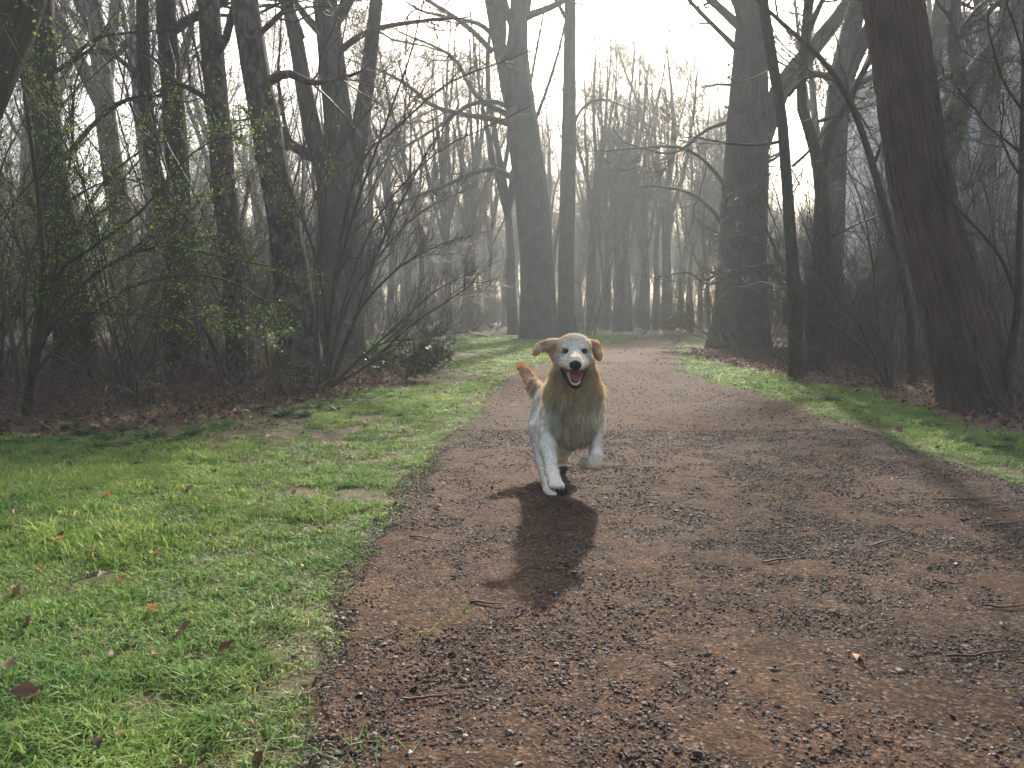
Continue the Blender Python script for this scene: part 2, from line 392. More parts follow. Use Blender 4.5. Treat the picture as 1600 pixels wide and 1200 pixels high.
def bark_tube(P, R, sides=14, amp=0.02, seed=0, flare=0.0, lobes=5, rows=None, flute=0.0, fk=2, fang=0.0, ridges=0.0):
    """thick trunk with noise relief, root flare and a 'bark' coordinate"""
    if rows:
        A = smooth_line(np.concatenate([P, R[:, None]], 1), rows); P, R = A[:, :3], A[:, 3]
    V, F = tubes(P[None], R[None], sides)
    n = len(P)
    s = np.concatenate([[0], np.cumsum(np.linalg.norm(np.diff(P, axis=0), axis=1))])
    a = np.arange(sides) * 2 * math.pi / sides
    S, A_ = np.meshgrid(s, a, indexing='ij'); r = np.broadcast_to(R[:, None], S.shape)
    r0 = R[min(3, n - 1)]
    bk = np.stack([np.cos(A_) * r0, np.sin(A_) * r0, S], -1)
    q = bk / max(r0, .02)
    d = (vnoise(q * np.array([1.6, 1.6, 0.8]), seed) - .5) * 2 * amp * 1.2 + (vnoise(q * np.array([4, 4, 1.2]), seed + 1) - .5) * 2 * amp * .5
    if ridges:
        rn = 1 - np.abs(vnoise(bk * np.array([22, 22, 1.6]) + 3 * vnoise(bk * np.array([3, 3, 1.5]), seed + 5)[..., None], seed + 2) * 2 - 1)
        rn2 = 1 - np.abs(vnoise(bk * np.array([48, 48, 4.0]), seed + 7) * 2 - 1)
        d = d + (rn - .6) * ridges + (rn2 - .6) * ridges * .4
    if flare:
        fl = np.exp(-np.maximum(S - 0.1, 0) / (1.6 * r0))
        d = d + fl * flare * (0.55 + 0.6 * np.cos(A_ * lobes + seed) + 0.35 * np.cos(A_ * (lobes - 2) + 2 * seed))
    if flute:
        d = d - flute * np.exp(-((np.mod(A_ - fang + math.pi, 2 * math.pi) - math.pi) / .28) ** 2)
    cen = np.repeat(P[:, None, :], sides, 1).reshape(-1, 3)
    V = cen + (V - cen) * (1 + d.reshape(-1, 1))
    return V, F, bk.reshape(-1, 3)

def trunk_mesh(name, parts, origin):
    b = Bag(); B = []
    for V, F, bk in parts: b.add(V, F); B.append(bk)
    me = b.mesh(name, origin); vvec(me, 'bark', np.concatenate(B)); return me

def extend(rng, P, R, H, wander=0.05, up=0.15, tip=0.15):
    d = norm(P[-1] - P[-3]); pos = P[-1]; r = R[-1]; out = []; rr = []
    L = max(H - pos[2], 0.5); k = max(int(L / 0.7), 4)
    for i in range(k):
        d = norm(d + rng.normal(size=3) * wander + np.array([0, 0, up * .3])); pos = pos + d * L / k / max(d[2], .4)
        out.append(pos); rr.append(r * (1 - (1 - tip) * (i + 1) / k))
    return np.concatenate([P, out]), np.concatenate([R, rr])

def resample(P, R, n):
    A = np.concatenate([P, R[:, None]], 1); s = np.concatenate([[0], np.cumsum(np.linalg.norm(np.diff(P, axis=0), axis=1))])
    u = np.linspace(0, s[-1], n); A = np.stack([np.interp(u, s, A[:, i]) for i in range(4)], 1); return A[:, :3], A[:, 3]

def crown(rng, stems, nb=10, t0=0.3, blen=2.4, ntw=7, twl=0.9, nt2=3, t2l=0.35, rmin=0.0022, ang=0.9, trop=0.06, origin=(0, 0, 0)):
    """branches, twigs and side twigs from several stems (list of P, R)"""
    Ps, Rs = [], []
    for P, R in stems:
        a, b = resample(P, R, 9); Ps.append(a); Rs.append(b)
    P0, R0 = np.array(Ps), np.array(Rs)
    P1, R1 = grow(rng, P0, R0, nb, t0, 1.0, blen, ang, 0.45, 6, 0.22, trop, rmin * 2.2, 0.22)
    P2, R2 = grow(rng, P1, R1, ntw, 0.15, 1.0, twl, 0.8, 0.5, 4, 0.22, trop, rmin * 1.25, 0.35)
    b = Bag(); b.tubes(P1, R1, 4); b.tubes(P2, R2, 3)
    if nt2:
        P3, R3 = grow(rng, P2, R2, nt2, 0.1, 1.0, t2l, 0.7, 0.7, 2, 0.2, trop, rmin, 0.5)
        b.tubes(P3, R3, 3)
    return b

def tree(kind, label, pts, Y, H, mt, seed, limbs=(), group=None, amp=.04, flare=0.25, sides=16, rows=None, dy=0.0,
         stems=(), crown_kw=None, twig=None, auto=10, auto_t=0.35, auto_len=3.5, ridges=0.0, flute=0.0, fang=0.0, lens=0.0, low=0, category='tree'):
    rng = np.random.default_rng(seed); px_near = pts[0][0] < 560
    P, R = px_line(pts, Y, dy); base = P[0].copy(); base[2] = 0
    P = np.concatenate([[P[0] + (P[0] - P[1]) * 0.02 - np.array([0, 0, .25])], P]); R = np.concatenate([[R[0] * 1.05], R])
    P, R = extend(rng, P, R, H)
    if not rows:
        P, R = resample(P, R, max(24, len(P)))
    root = empty(kind, base, label, category, group)
    parts = [bark_tube(P, R, sides, amp, seed, flare, 5, rows, flute, 2, fang, ridges)]
    grow_from = []
    lo = int(len(P) * auto_t)
    grow_from.append((P[lo:], R[lo:]))
    for si, (sp, ext) in enumerate(stems):
        SP, SR = px_line(sp, Y + dy / 2)
        if ext: SP, SR = extend(rng, SP, SR, H * ext)
        SP, SR = resample(SP, SR, 20)
        V, F, bk = bark_tube(SP, SR, max(8, sides - 4), amp, seed + 31 + si, 0); me = trunk_mesh('limb', [(V, F, bk)], base)
        link('stem', me, mt, root); grow_from.append((SP[5:], SR[5:]))
    for li, lp in enumerate(limbs):
        LP, LR = px_line(lp, Y, lens * (1 if li % 2 else -1)); tl = np.linalg.norm(LP[-1] - LP[0]) * .4
        dq = norm(LP[-1] - LP[-3]); ex = [LP[-1]]; 
        for _ in range(6): dq = norm(dq + rng.normal(size=3) * .12 + np.array([0, 0, .05])); ex.append(ex[-1] + dq * tl / 6)
        LP = np.concatenate([LP, ex[1:]]); LR = np.concatenate([LR, LR[-1] * np.linspace(.9, .15, 6)])
        LP, LR = resample(LP, LR, 14)
        V, F, bk = bark_tube(LP, LR, 8, amp, seed + 61 + li, 0)
        link('limb', trunk_mesh('limb', [(V, F, bk)], base), mt, root); grow_from.append((LP, LR))
    if auto:
        A, B = resample(P[lo:], R[lo:], 12)
        P1, R1 = grow(rng, A[None], B[None], auto, 0.0, 0.95, auto_len, 0.85, 0.42, 9, 0.16, 0.10, .012, .2)
        for k in range(len(P1)):
            V, F, bk = bark_tube(P1[k], R1[k], 7, amp, seed + 90 + k, 0)
            parts.append((V, F, bk)); grow_from.append((P1[k], R1[k]))
    link('trunk', trunk_mesh('trunk', parts, base), mt, root)
    kw = dict(nb=9, blen=1.9, ntw=8, twl=.8, nt2=3) if Y < 18 and px_near else dict(nb=7, blen=1.8, ntw=7, twl=.8, nt2=3); kw.update(crown_kw or {})
    cb = crown(rng, grow_from, **kw)
    if low:
        # small shoots low on the bole
        A, B = resample(P[:lo + 2], R[:lo + 2], 9)
        q1, r1 = grow(rng, A[None], B[None], low, 0.12, 1.0, 1.6, 1.2, .12, 6, .22, .02, .005, .3)
        q2, r2 = grow(rng, q1, r1, 7, .1, 1, .6, .8, .6, 3, .2, .05, .002, .5); cb.tubes(q1, r1, 4); cb.tubes(q2, r2, 3)
    link('crown', cb.mesh('crown', base), twig or M_twig, root)
    return root

# --- the trees one can point to
tree('conifer', 'thick leaning tree with reddish fibrous bark at the right edge of the grass verge',
     [(1541, 650, 142), (1528, 610, 108), (1512, 560, 97), (1485, 460, 90), (1455, 350, 87), (1432, 250, 84), (1409, 100, 79), (1396, 0, 77), (1385, -120, 72)], 6.9, 12, M_leanbark, 3,
     amp=.05, flare=.16, sides=100, rows=300, ridges=.14, auto=7, auto_t=.55, auto_len=2.2, crown_kw=dict(nb=5, ntw=5, nt2=2))
tree('beech_tree', 'huge upright grey trunk standing where the path bends, dark brambles round its foot',
     [(1156, 546, 96), (1158, 500, 80), (1160, 400, 73), (1164, 300, 68), (1168, 200, 62), (1172, 100, 52), (1176, 0, 44)], 20, 18, M_big, 5,
     amp=.03, flare=.18, sides=48, rows=120, ridges=.035,
     stems=[([(1178, 260, 30), (1196, 200, 32), (1222, 135, 30), (1262, 85, 26), (1300, 40, 22), (1335, -10, 19)], .9)],
     limbs=[[(1160, 45, 16), (1135, 22, 13), (1105, -5, 11), (1070, -30, 8)], [(1150, 75, 9), (1120, 45, 7), (1090, 15, 6), (1070, -8, 5)],
            [(1135, 360, 8), (1110, 325, 6), (1075, 300, 5), (1020, 290, 3)], [(1140, 300, 7), (1105, 255, 5), (1060, 230, 4), (985, 232, 2)],
            [(1140, 190, 7), (1100, 205, 5), (1050, 240, 4), (980, 225, 2)], [(1138, 430, 6), (1105, 445, 4), (1075, 425, 3), (1040, 432, 2)]],
     auto=12, auto_t=.6, auto_len=3.5, lens=-2.0, low=34, twig=M_twig_green)
tree('beech_tree', 'stout twin-stemmed grey beech at the end of the lawn, fluted down its middle',
     [(843, 531, 62), (841, 480, 55), (838, 400, 52), (830, 300, 52), (820, 220, 50), (812, 150, 44), (808, 90, 36), (810, 40, 29), (812, -5, 27)], 29.5, 18.5, M_beech, 7,
     amp=.02, flare=.14, sides=40, rows=90, flute=.16, fang=4.4,
     stems=[([(812, 200, 26), (800, 150, 30), (788, 100, 24), (776, 55, 19), (765, 0, 15)], .95), ([(782, 85, 14), (784, 50, 15), (781, 0, 14)], .95)],
     limbs=[[(800, 195, 11), (765, 185, 9), (720, 178, 8), (675, 165, 7), (640, 135, 6), (600, 112, 4)],
            [(806, 285, 9), (780, 265, 8), (745, 268, 7), (700, 288, 6), (660, 303, 5), (620, 318, 3)],
            [(792, 178, 9), (765, 165, 8), (740, 145, 7), (722, 110, 6), (702, 85, 5), (655, 62, 3)],
            [(768, 80, 9), (745, 55, 8), (715, 30, 7), (680, 8, 6), (650, -12, 5)],
            [(800, 170, 8), (770, 158, 7), (730, 165, 6), (690, 195, 5), (640, 225, 4), (590, 260, 3)],
            [(775, 60, 8), (750, 38, 7), (715, 30, 5), (660, 18, 4)]],
     auto=12, auto_t=.65, auto_len=4.5, lens=1.5)
tree('beech_tree', 'slim straight trunk close beside the twin-stemmed beech, above the running dog',
     [(886, 523, 31), (884, 480, 26), (885, 400, 25), (887, 300, 24), (889, 200, 22), (890, 100, 19), (891, 0, 17)], 31, 18.5, M_beech, 9, amp=.02, flare=.2, sides=24,
     limbs=[[(897, 192, 5), (908, 172, 4), (928, 157, 4), (955, 158, 3), (985, 172, 2)]], auto=8, auto_t=.62, auto_len=4)
tree('old_tree', 'dark leaning trunk cutting across the top left corner of the wood',
     [(-150, 640, 120), (-120, 420, 96), (-75, 240, 88), (-30, 120, 84), (10, 30, 80), (40, -40, 76)], 5.2, 9, M_dark, 12, amp=.05, flare=.2, sides=40, rows=80, auto=5, auto_t=.8, auto_len=1.8, ridges=.03, crown_kw=dict(nb=4, ntw=4, nt2=2, t0=.5))
tree('alder_tree', 'dark mossy trunk nearest the left edge, leaves of a budding shrub before it',
     [(122, 600, 64), (112, 480, 52), (102, 400, 46), (85, 300, 42), (74, 200, 38), (70, 120, 36), (64, 0, 33)], 9, 14, M_dark, 14, amp=.05, flare=.2, sides=24, rows=60,
     limbs=[[(80, 210, 12), (55, 165, 10), (35, 120, 8), (10, 80, 6)], [(100, 250, 9), (150, 190, 7), (200, 155, 6), (250, 150, 4)], [(76, 120, 7), (110, 95, 6), (150, 60, 5), (215, 50, 3)]], auto=7, auto_t=.55, auto_len=2.5, twig=M_twig_green)
tree('alder_tree', 'forked trunk whose two stems part low down, in the left wood',
     [(290, 598, 62), (286, 500, 52), (284, 420, 46), (280, 330, 36), (277, 250, 33), (270, 150, 31), (262, 60, 29), (258, -10, 27)], 9.6, 14, M_dark, 15, amp=.05, flare=.2, sides=24, rows=60,
     stems=[([(276, 400, 34), (262, 350, 28), (248, 300, 24), (236, 230, 21), (228, 150, 20), (222, 60, 19), (224, -10, 17)], .9)],
     limbs=[[(268, 50, 16), (300, 28, 14), (340, 10, 11), (370, -20, 9)], [(225, 130, 8), (190, 95, 7), (150, 75, 6), (110, 100, 4)]], auto=6, auto_t=.55, auto_len=2.5, twig=M_twig_green)
tree('birch_tree', 'slender trunk with flaking pale bark between the forked tree and the ragged birch',
     [(378, 604, 48), (372, 500, 40), (362, 400, 35), (350, 290, 34), (342, 190, 34), (333, 90, 33), (324, -10, 31)], 9.1, 14, M_birch, 17, amp=.07, flare=.2, sides=24, rows=80,
     limbs=[[(345, 175, 11), (310, 145, 9), (280, 130, 7), (245, 95, 5)]], auto=6, auto_t=.55, auto_len=2.3)
tree('birch_tree', 'ragged birch with peeling patches, thickest of the left trunks at the grass',
     [(470, 608, 80), (467, 540, 66), (458, 460, 56), (450, 390, 51), (436, 310, 47), (424, 240, 45), (408, 160, 43), (396, 90, 42), (382, 0, 40)], 8.5, 13, M_birch, 19, amp=.08, flare=.18, sides=40, rows=140, ridges=.03,
     limbs=[[(415, 130, 16), (450, 115, 13), (490, 130, 9), (540, 120, 6)], [(398, 60, 10), (430, 30, 8), (470, -10, 6)]], auto=6, auto_t=.58, auto_len=2.3)
tree('lime_tree', 'many-stemmed grey tree fanning up behind the ragged birch',
     [(522, 578, 92), (525, 480, 80), (532, 380, 74), (536, 290, 60), (530, 210, 44), (520, 110, 40), (508, 0, 36)], 13, 16, M_pale, 21, amp=.05, flare=.16, sides=24, rows=60,
     stems=[([(520, 330, 36), (505, 260, 32), (485, 190, 28), (470, 110, 24), (455, 20, 20), (430, -30, 18)], .9), ([(545, 320, 30), (556, 240, 28), (568, 170, 25), (578, 90, 22), (588, 0, 19)], .9)],
     limbs=[[(500, 250, 18), (470, 235, 17), (440, 215, 15), (405, 190, 10)], [(520, 90, 12), (545, 68, 11), (575, 50, 9), (610, 40, 7), (680, 30, 5)], [(470, 60, 14), (455, 20, 12), (425, -15, 9)]],
     auto=8, auto_t=.6, auto_len=3)
tree('thin_tree', 'dark slender tree close to the right of the huge trunk, greenish below',
     [(1243, 585, 24), (1242, 480, 21), (1236, 380, 18), (1229, 280, 16), (1221, 180, 16), (1206, 90, 16), (1192, 0, 15)], 10, 13, M_dark, 23, amp=.04, flare=.15, sides=14,
     limbs=[[(1232, 150, 6), (1262, 120, 5), (1310, 130, 4), (1350, 190, 3)], [(1238, 260, 5), (1265, 235, 4), (1300, 190, 3)], [(1224, 220, 6), (1190, 226, 4), (1140, 224, 3), (1090, 215, 2)]], auto=5, auto_t=.55, auto_len=2, low=8, twig=M_twig_green)
tree('thin_tree', 'crooked dark tree winding up between the slender tree and the pale fork',
     [(1272, 580, 34), (1275, 470, 30), (1283, 380, 27), (1284, 290, 22), (1270, 220, 17), (1252, 165, 15), (1256, 90, 14), (1264, 0, 14)], 11.5, 13, M_dark, 25, amp=.05, flare=.15, sides=14,
     stems=[([(1285, 260, 14), (1300, 200, 13), (1325, 160, 11), (1350, 110, 9), (1385, 60, 7)], 0)],
     limbs=[[(1258, 70, 8), (1272, 30, 8), (1290, -10, 7)], [(1278, 190, 6), (1310, 180, 5), (1345, 170, 3)]], auto=5, auto_t=.55, auto_len=2, low=8, twig=M_twig_green)
tree('plane_tree', 'pale forked tree rising in the gap left of the leaning reddish tree',
     [(1290, 560, 56), (1292, 450, 48), (1297, 350, 42), (1303, 250, 37), (1308, 180, 33), (1318, 110, 30), (1332, 40, 28), (1345, -10, 26)], 16, 16, M_pale, 27, amp=.04, flare=.15, sides=18,
     stems=[([(1318, 140, 20), (1340, 80, 22), (1362, 40, 20), (1385, -10, 18)], .9)],
     limbs=[[(1305, 110, 10), (1290, 118, 10), (1250, 112, 9), (1230, 122, 6)], [(1312, 150, 9), (1345, 130, 10), (1375, 115, 9), (1420, 100, 7)]], auto=8, auto_t=.55, auto_len=3)
tree('plane_tree', 'pale leaning tree forking into heavy limbs behind the leaning reddish trunk',
     [(1352, 570, 66), (1372, 470, 54), (1400, 390, 46), (1432, 320, 42), (1462, 262, 40), (1488, 200, 38), (1512, 135, 35), (1545, 88, 30), (1575, 40, 26), (1600, -5, 23)], 13, 14, M_pale, 29, amp=.04, flare=.15, sides=20,
     stems=[([(1505, 160, 20), (1496, 110, 20), (1490, 60, 17), (1494, 0, 15), (1498, -50, 13)], 0)],
     limbs=[[(1495, 60, 9), (1515, 40, 9), (1545, 20, 8), (1570, -10, 6)], [(1530, 110, 15), (1560, 97, 13), (1590, 92, 10), (1640, 120, 7)], [(1500, 115, 11), (1475, 122, 9), (1455, 135, 6)]], auto=5, auto_t=.6, auto_len=2.5)
tree('leaning_sapling', 'thin dark sapling slanting across the gap before the leaning reddish trunk',
     [(1425, 590, 15), (1420, 480, 13), (1395, 380, 12), (1370, 280, 11), (1335, 175, 9), (1290, 100, 8), (1215, 30, 6)], 9, 4.9, M_dark, 31, amp=.05, flare=.05, sides=10, auto=3, auto_t=.5, auto_len=1.2,
     limbs=[[(1365, 260, 5), (1385, 200, 4), (1400, 140, 3)]], crown_kw=dict(nb=6, blen=1.0, ntw=6, twl=.5), category='sapling')
tree('sapling', 'thin straight sapling at the very right edge, leaning reddish trunk to its left',
     [(1572, 610, 16), (1578, 560, 13), (1590, 480, 11), (1592, 380, 9), (1597, 250, 8), (1600, 120, 8), (1604, 0, 7)], 6.6, 6, M_dark, 33, amp=.04, flare=.05, sides=10, auto=6, auto_t=.3, auto_len=1.2,
     limbs=[[(1590, 470, 6), (1562, 400, 5), (1515, 345, 4), (1470, 300, 3)], [(1595, 170, 4), (1565, 120, 4), (1545, 50, 3)]], crown_kw=dict(nb=8, blen=.8, ntw=6, twl=.4), twig=M_twig_green, category='sapling')
tree('old_tree', 'grey trunk seen between the pale leaning tree and the leaning reddish one, farther back',
     [(1438, 540, 44), (1440, 430, 38), (1442, 300, 34), (1452, 150, 28), (1462, 60, 24), (1475, -10, 22)], 19, 17, M_pale, 35, amp=.03, flare=.15, sides=14, auto=9, auto_t=.5, auto_len=3)

# --- trees of the hazy wood behind: kinds copied many times
def far_tree(kind, seed, H, r, mt, nst=1, spread=.3, nl=12, bl=3.2, kw=None, group='bare trees of the hazy wood', fork=.4):
    rng = np.random.default_rng(seed)
    root = empty(kind, (0, 0, 0), 'x', 'tree', group)
    parts = []; gf = []
    P = np.array([[0, 0, -.3], [0, 0, .2], [.05 * rng.normal(), .05 * rng.normal(), H * .15]]); R = np.array([r * 1.3, r * 1.1, r * .9])
    P, R = extend(rng, P, R, H, .05, .1, .12); P, R = resample(P, R, 26)
    parts.append(bark_tube(P, R, 10, .04, seed, .25)); gf.append((P[10:], R[10:]))
    A, B = resample(P[6:], R[6:], 10)
    P1, R1 = grow(rng, A[None], B[None], nst, 0.05, fork, H * .6, spread, .75, 10, .06, .12, .03, .2) if nst > 1 else (None, None)
    src = [(A, B)]
    if P1 is not None:
        for k in range(len(P1)):
            parts.append(bark_tube(P1[k], R1[k], 8, .04, seed + k, 0)); src.append(resample(P1[k], R1[k], 10)); gf.append((P1[k], R1[k]))
    SA = np.array([a for a, b in src]); SB = np.array([b for a, b in src])
    P2, R2 = grow(rng, SA, SB, max(nl // len(src), 3), .12, .95, bl, .75, .42, 8, .14, .10, .012, .2)
    for k in range(len(P2)):
        parts.append(bark_tube(P2[k], R2[k], 5, .03, seed + k, 0)); gf.append((P2[k], R2[k]))
    link('trunk', trunk_mesh('trunk', parts, (0, 0, 0)), mt, root)
    k = dict(nb=8, blen=1.8, ntw=8, twl=.9, nt2=2, t2l=.45, rmin=.0048); k.update(kw or {})
    link('crown', crown(rng, gf, **k).mesh('crown'), M_twig, root)
    return root

kinds = [far_tree('bare_tree', 101, 15, .17, M_pale, 1, nl=20, bl=2.6), far_tree('bare_tree', 102, 17, .24, M_big, 4, .35, 22, 3.0),
         far_tree('bare_tree', 103, 12, .11, M_pale, 3, .3, 18, 1.8), far_tree('bare_tree', 104, 18, .30, M_big, 3, .45, 22, 3.6, fork=.3),
         far_tree('bare_tree', 105, 9, .08, M_dark, 4, .45, 20, 1.6, kw=dict(nb=7, blen=1.2, ntw=6, twl=.6, rmin=.0035), fork=.2),
         far_tree('bare_tree', 106, 18, .20, M_pale, 7, .34, 30, 2.8, kw=dict(nb=7, blen=1.9, ntw=7, twl=.9, nt2=3), fork=.35)]
rng = np.random.default_rng(77)
spots = []
# rows the photo shows near the centre
for px, Y, k in [(922, 44, 5), (948, 50, 5), (975, 43, 5), (1010, 47, 5), (1040, 50, 5), (1075, 52, 5), (1105, 54, 5), (735, 44, 5), (700, 41, 5), (765, 50, 5), (1122, 50, 5), (860, 52, 5), (655, 31, 2), (700, 46, 1), (722, 44, 2), (660, 40, 0), (735, 52, 1), (760, 60, 0), (790, 66, 3), (640, 55, 3), (610, 46, 1), (925, 52, 0), (948, 46, 2), (962, 43, 0), (985, 41, 2),
                 (1000, 55, 1), (1022, 44, 0), (1040, 47, 3), (1062, 58, 1), (1080, 40, 2), (1095, 50, 0), (1108, 34, 4), (930, 66, 3), (905, 72, 1), (975, 75, 3), (1120, 62, 1), (865, 70, 0), (580, 34, 0), (560, 62, 3)]:
    g = grd(px, 540); x = (px - 800) / 1200 * Y; spots.append((x, Y, k))
tries = 0
while len(spots) < 150 and tries < 9000:
    tries += 1
    Y = 17 + 92 * rng.random() ** 1.15; x = rng.uniform(-.80, .80) * (Y + 4)
    if edge(EDGE_L, Y) - 5 < x < edge(EDGE_R, Y) + (1.6 if Y < 30 else 1) and Y < 46: continue
    if Y < 33 and -9 < x < 5.5: continue
    if 8.5 < x < 22 and Y < 34 and x / Y > .5 and rng.random() < .6: continue
    if any((x - a) ** 2 + (Y - b) ** 2 < (1.6 + Y * .02) ** 2 for a, b, _ in spots): continue
    spots.append((x, Y, int(rng.integers(0, 5))))
used = set()
for x, Y, k in spots:
    z = float(hfun(np.array(x), np.array(Y)))
    s = rng.uniform(.8, 1.12); sz = min(s, 18.6 / [15, 17, 12, 18, 9, 18][k]) * .96
    side = 'left of' if x < (edge(EDGE_L, Y) - 1) else 'right of'
    lab = {0: 'single slim trunk', 1: 'bare tree with several stems', 2: 'thin bare tree with forked stems', 3: 'large bare tree with spreading limbs', 4: 'low bushy bare tree', 5: 'tall bare tree fanning into many upright stems'}[k]
    dist = 'just behind the thicket' if Y < 30 else 'in the pale haze' if Y < 60 else 'faintest and farthest in the haze'
    lab = f'{lab} {side} the path {dist}'; gp = lab.replace('single slim trunk', 'slim trunks').replace('bare tree', 'bare trees')
    rz = rng.uniform(0, 6.28)
    if k not in used:
        used.add(k); r = kinds[k]; r.location = (x, Y, z); r.rotation_euler = (0, 0, rz); r.scale = (s, s, sz); r['label'] = lab; r['group'] = gp
    else: copy_thing(kinds[k], (x, Y, z), rz, s, lab, gp, sz)

FARW = True
# ------------------------------------------------------------------ building behind the trees on the right
M_wall = simple_mat('rendered_wall', (0.42, 0.43, 0.43), (0.50, 0.51, 0.50), .6, .9, .2)
M_trimw = simple_mat('grey_trim', (0.28, 0.30, 0.32), (0.34, 0.36, 0.38), 2, .6, .3)
m, nt, out = mat('window_glass'); p = N(nt, 'ShaderNodeBsdfPrincipled'); p.inputs['Base Color'].default_value = (0.16, 0.20, 0.24, 1); p.inputs['Roughness'].default_value = 0.08
nt.links.new(p.outputs[0], out.inputs[0]); M_glass = m
bx0, bx1, by0, by1, bh = 24.5, 46.0, 44.0, 58.0, 17.0
br = empty('apartment_building', (bx0, by0, 0), 'pale grey flat-roofed building glimpsed through the twigs at the far right', 'building')
link('wall', box_mesh('wall', 0, bx1 - bx0, 0, by1 - by0, -.5, bh), M_wall, br)
link('roof', box_mesh('roof', -.4, bx1 - bx0 + .4, -.4, by1 - by0 + .4, bh + .003, bh + .45), M_trimw, br)
wme = box_mesh('window', -.9, .9, -.06, .05, 0, 1.6); pme_ = box_mesh('pane', -.8, .8, -.09, -.055, .1, 1.5)
for fl_ in range(5):
    for c_ in range(7):
        w = link('window', wme, M_trimw, br, (1.8 + c_ * 3.0, 0, 1.2 + fl_ * 3.1)); link('pane', pme_, M_glass, w)
for fl_ in range(5):
    for c_ in range(4):
        w = link('window', wme, M_trimw, br, (0, 2.0 + c_ * 3.3, 1.2 + fl_ * 3.1)); w.rotation_euler = (0, 0, -math.pi / 2); link('pane', pme_, M_glass, w)

# ------------------------------------------------------------------ shrubs
def leaves_at(rng, pts, size, per=1, spread=.02):
    """small two-triangle folded leaves at points -> V, F"""
    K = len(pts) * per; c = np.repeat(pts, per, 0) + rng.normal(size=(K, 3)) * spread
    a = norm(rng.normal(size=(K, 3)) + np.array([0, 0, .3])); b = norm(np.cross(a, rng.normal(size=(K, 3))))
    s = size * rng.uniform(.6, 1.3, K)[:, None]
    n = np.cross(a, b)
    V = np.stack([c, c + a * s * .5 + b * s * .35 + n * s * .1, c + a * s, c + a * s * .5 - b * s * .35 + n * s * .1], 1).reshape(-1, 3)
    F = np.arange(K)[:, None] * 4 + np.array([[0, 1, 2, 3]])
    return V, F

def shrub(kind, seed, H, nst, mt, leafy=0, r=.012, rmin=.0022, lean=.35, nb=7, ntw=6, nt2=2, blen=.9, arch=0.05, base_r=.25, label='x', group=None, cat='shrub'):
    rng = np.random.default_rng(seed)
    root = empty(kind, (0, 0, 0), label, cat, group)
    a = rng.uniform(0, 6.28, nst); rr = base_r * np.sqrt(rng.random(nst))
    st = np.stack([np.cos(a) * rr, np.sin(a) * rr, np.full(nst, -.08)], 1)
    P = np.empty((nst, 9, 3)); P[:, 0] = st
    d = norm(np.stack([np.cos(a) * lean, np.sin(a) * lean, np.ones(nst)], 1) + rng.normal(size=(nst, 3)) * .12)
    L = H * rng.uniform(.6, 1.1, nst)
    for i in range(8):
        d = norm(d + rng.normal(size=(nst, 3)) * .09 + np.stack([np.cos(a) * arch, np.sin(a) * arch, np.zeros(nst)], 1)); P[:, i + 1] = P[:, i] + d * (L / 8)[:, None]
    R = r * rng.uniform(.6, 1.3, nst)[:, None] * np.linspace(1, .3, 9)[None]
    b = Bag(); b.tubes(P, R, 5); link('stem', b.mesh('stems'), mt, root)
    P1, R1 = grow(rng, P, R, nb, .2, 1, blen, .6, .55, 5, .2, .08, rmin * 1.7, .3)
    P2, R2 = grow(rng, P1, R1, ntw, .1, 1, blen * .45, .7, .6, 3, .2, .06, rmin, .5)
    b = Bag(); b.tubes(P1, R1, 4); b.tubes(P2, R2, 3)
    if nt2:
        P3, R3 = grow(rng, P2, R2, nt2, .1, 1, blen * .2, .7, .8, 2, .2, .06, rmin, .6); b.tubes(P3, R3, 3)
    link('twigs', b.mesh('twigs'), mt, root)
    if leafy:
        pts = np.concatenate([P2[:, 1:].reshape(-1, 3), P1[:, 2:].reshape(-1, 3)])
        pts = pts[rng.permutation(len(pts))[:leafy]]
        V, F = leaves_at(rng, pts, .022, 3, .016); lb = Bag()
        base = np.array([.17, .28, .045]); cc = base * rng.uniform(.6, 1.5, (len(V) // 4, 1)) * (1 + rng.uniform(-.15, .3, (len(V) // 4, 1)) * np.array([1, .2, 0]))
        lb.add(V, F, np.repeat(cc, 4, 0)); link('leaves', lb.mesh('leaves', smooth=False), M_bud, root)
    return root

def place(proto, spots_, labels, first=True):
    for i, (x, y, s) in enumerate(spots_):
        z = float(hfun(np.array(x), np.array(y))); rz = rng.uniform(0, 6.28)
        lab, gp = labels(x, y)
        if i == 0 and first:
            proto.location = (x, y, z); proto.rotation_euler = (0, 0, rz); proto.scale = (s, s, s); proto['label'] = lab; proto['group'] = gp
        else: copy_thing(proto, (x, y, z), rz, s, lab, gp)

S1 = shrub('bare_shrub', 201, 3.4, 11, M_twig, lean=.3, nb=8, ntw=6, nt2=2)
S2 = shrub('bare_shrub', 202, 2.3, 16, M_twig_red, lean=.55, nb=7, ntw=6, nt2=1, blen=.7, r=.008)
S3 = shrub('leafy_shrub', 203, 3.2, 9, M_twig_green, leafy=1000, lean=.45, nb=9, ntw=7, nt2=1)
S4 = shrub('thicket_pole', 204, 5.2, 6, M_twig, lean=.14, nb=9, ntw=6, nt2=2, r=.02, blen=1.1)
S5 = shrub('low_bramble', 205, 1.0, 26, M_twig_red, lean=.9, nb=5, ntw=4, nt2=0, blen=.35, r=.005, arch=.14, base_r=.5)
def scat(n, x0, x1, y0, y1, dmin, keep, smin=.8, smax=1.15):
    o = []; t = 0
    while len(o) < n and t < 20000:
        t += 1; x = rng.uniform(x0, x1); y = rng.uniform(y0, y1)
        if not keep(x, y) or any((x - a) ** 2 + (y - b) ** 2 < dmin ** 2 for a, b, _ in o): continue
        o.append((x, y, rng.uniform(smin, smax)))
    return o
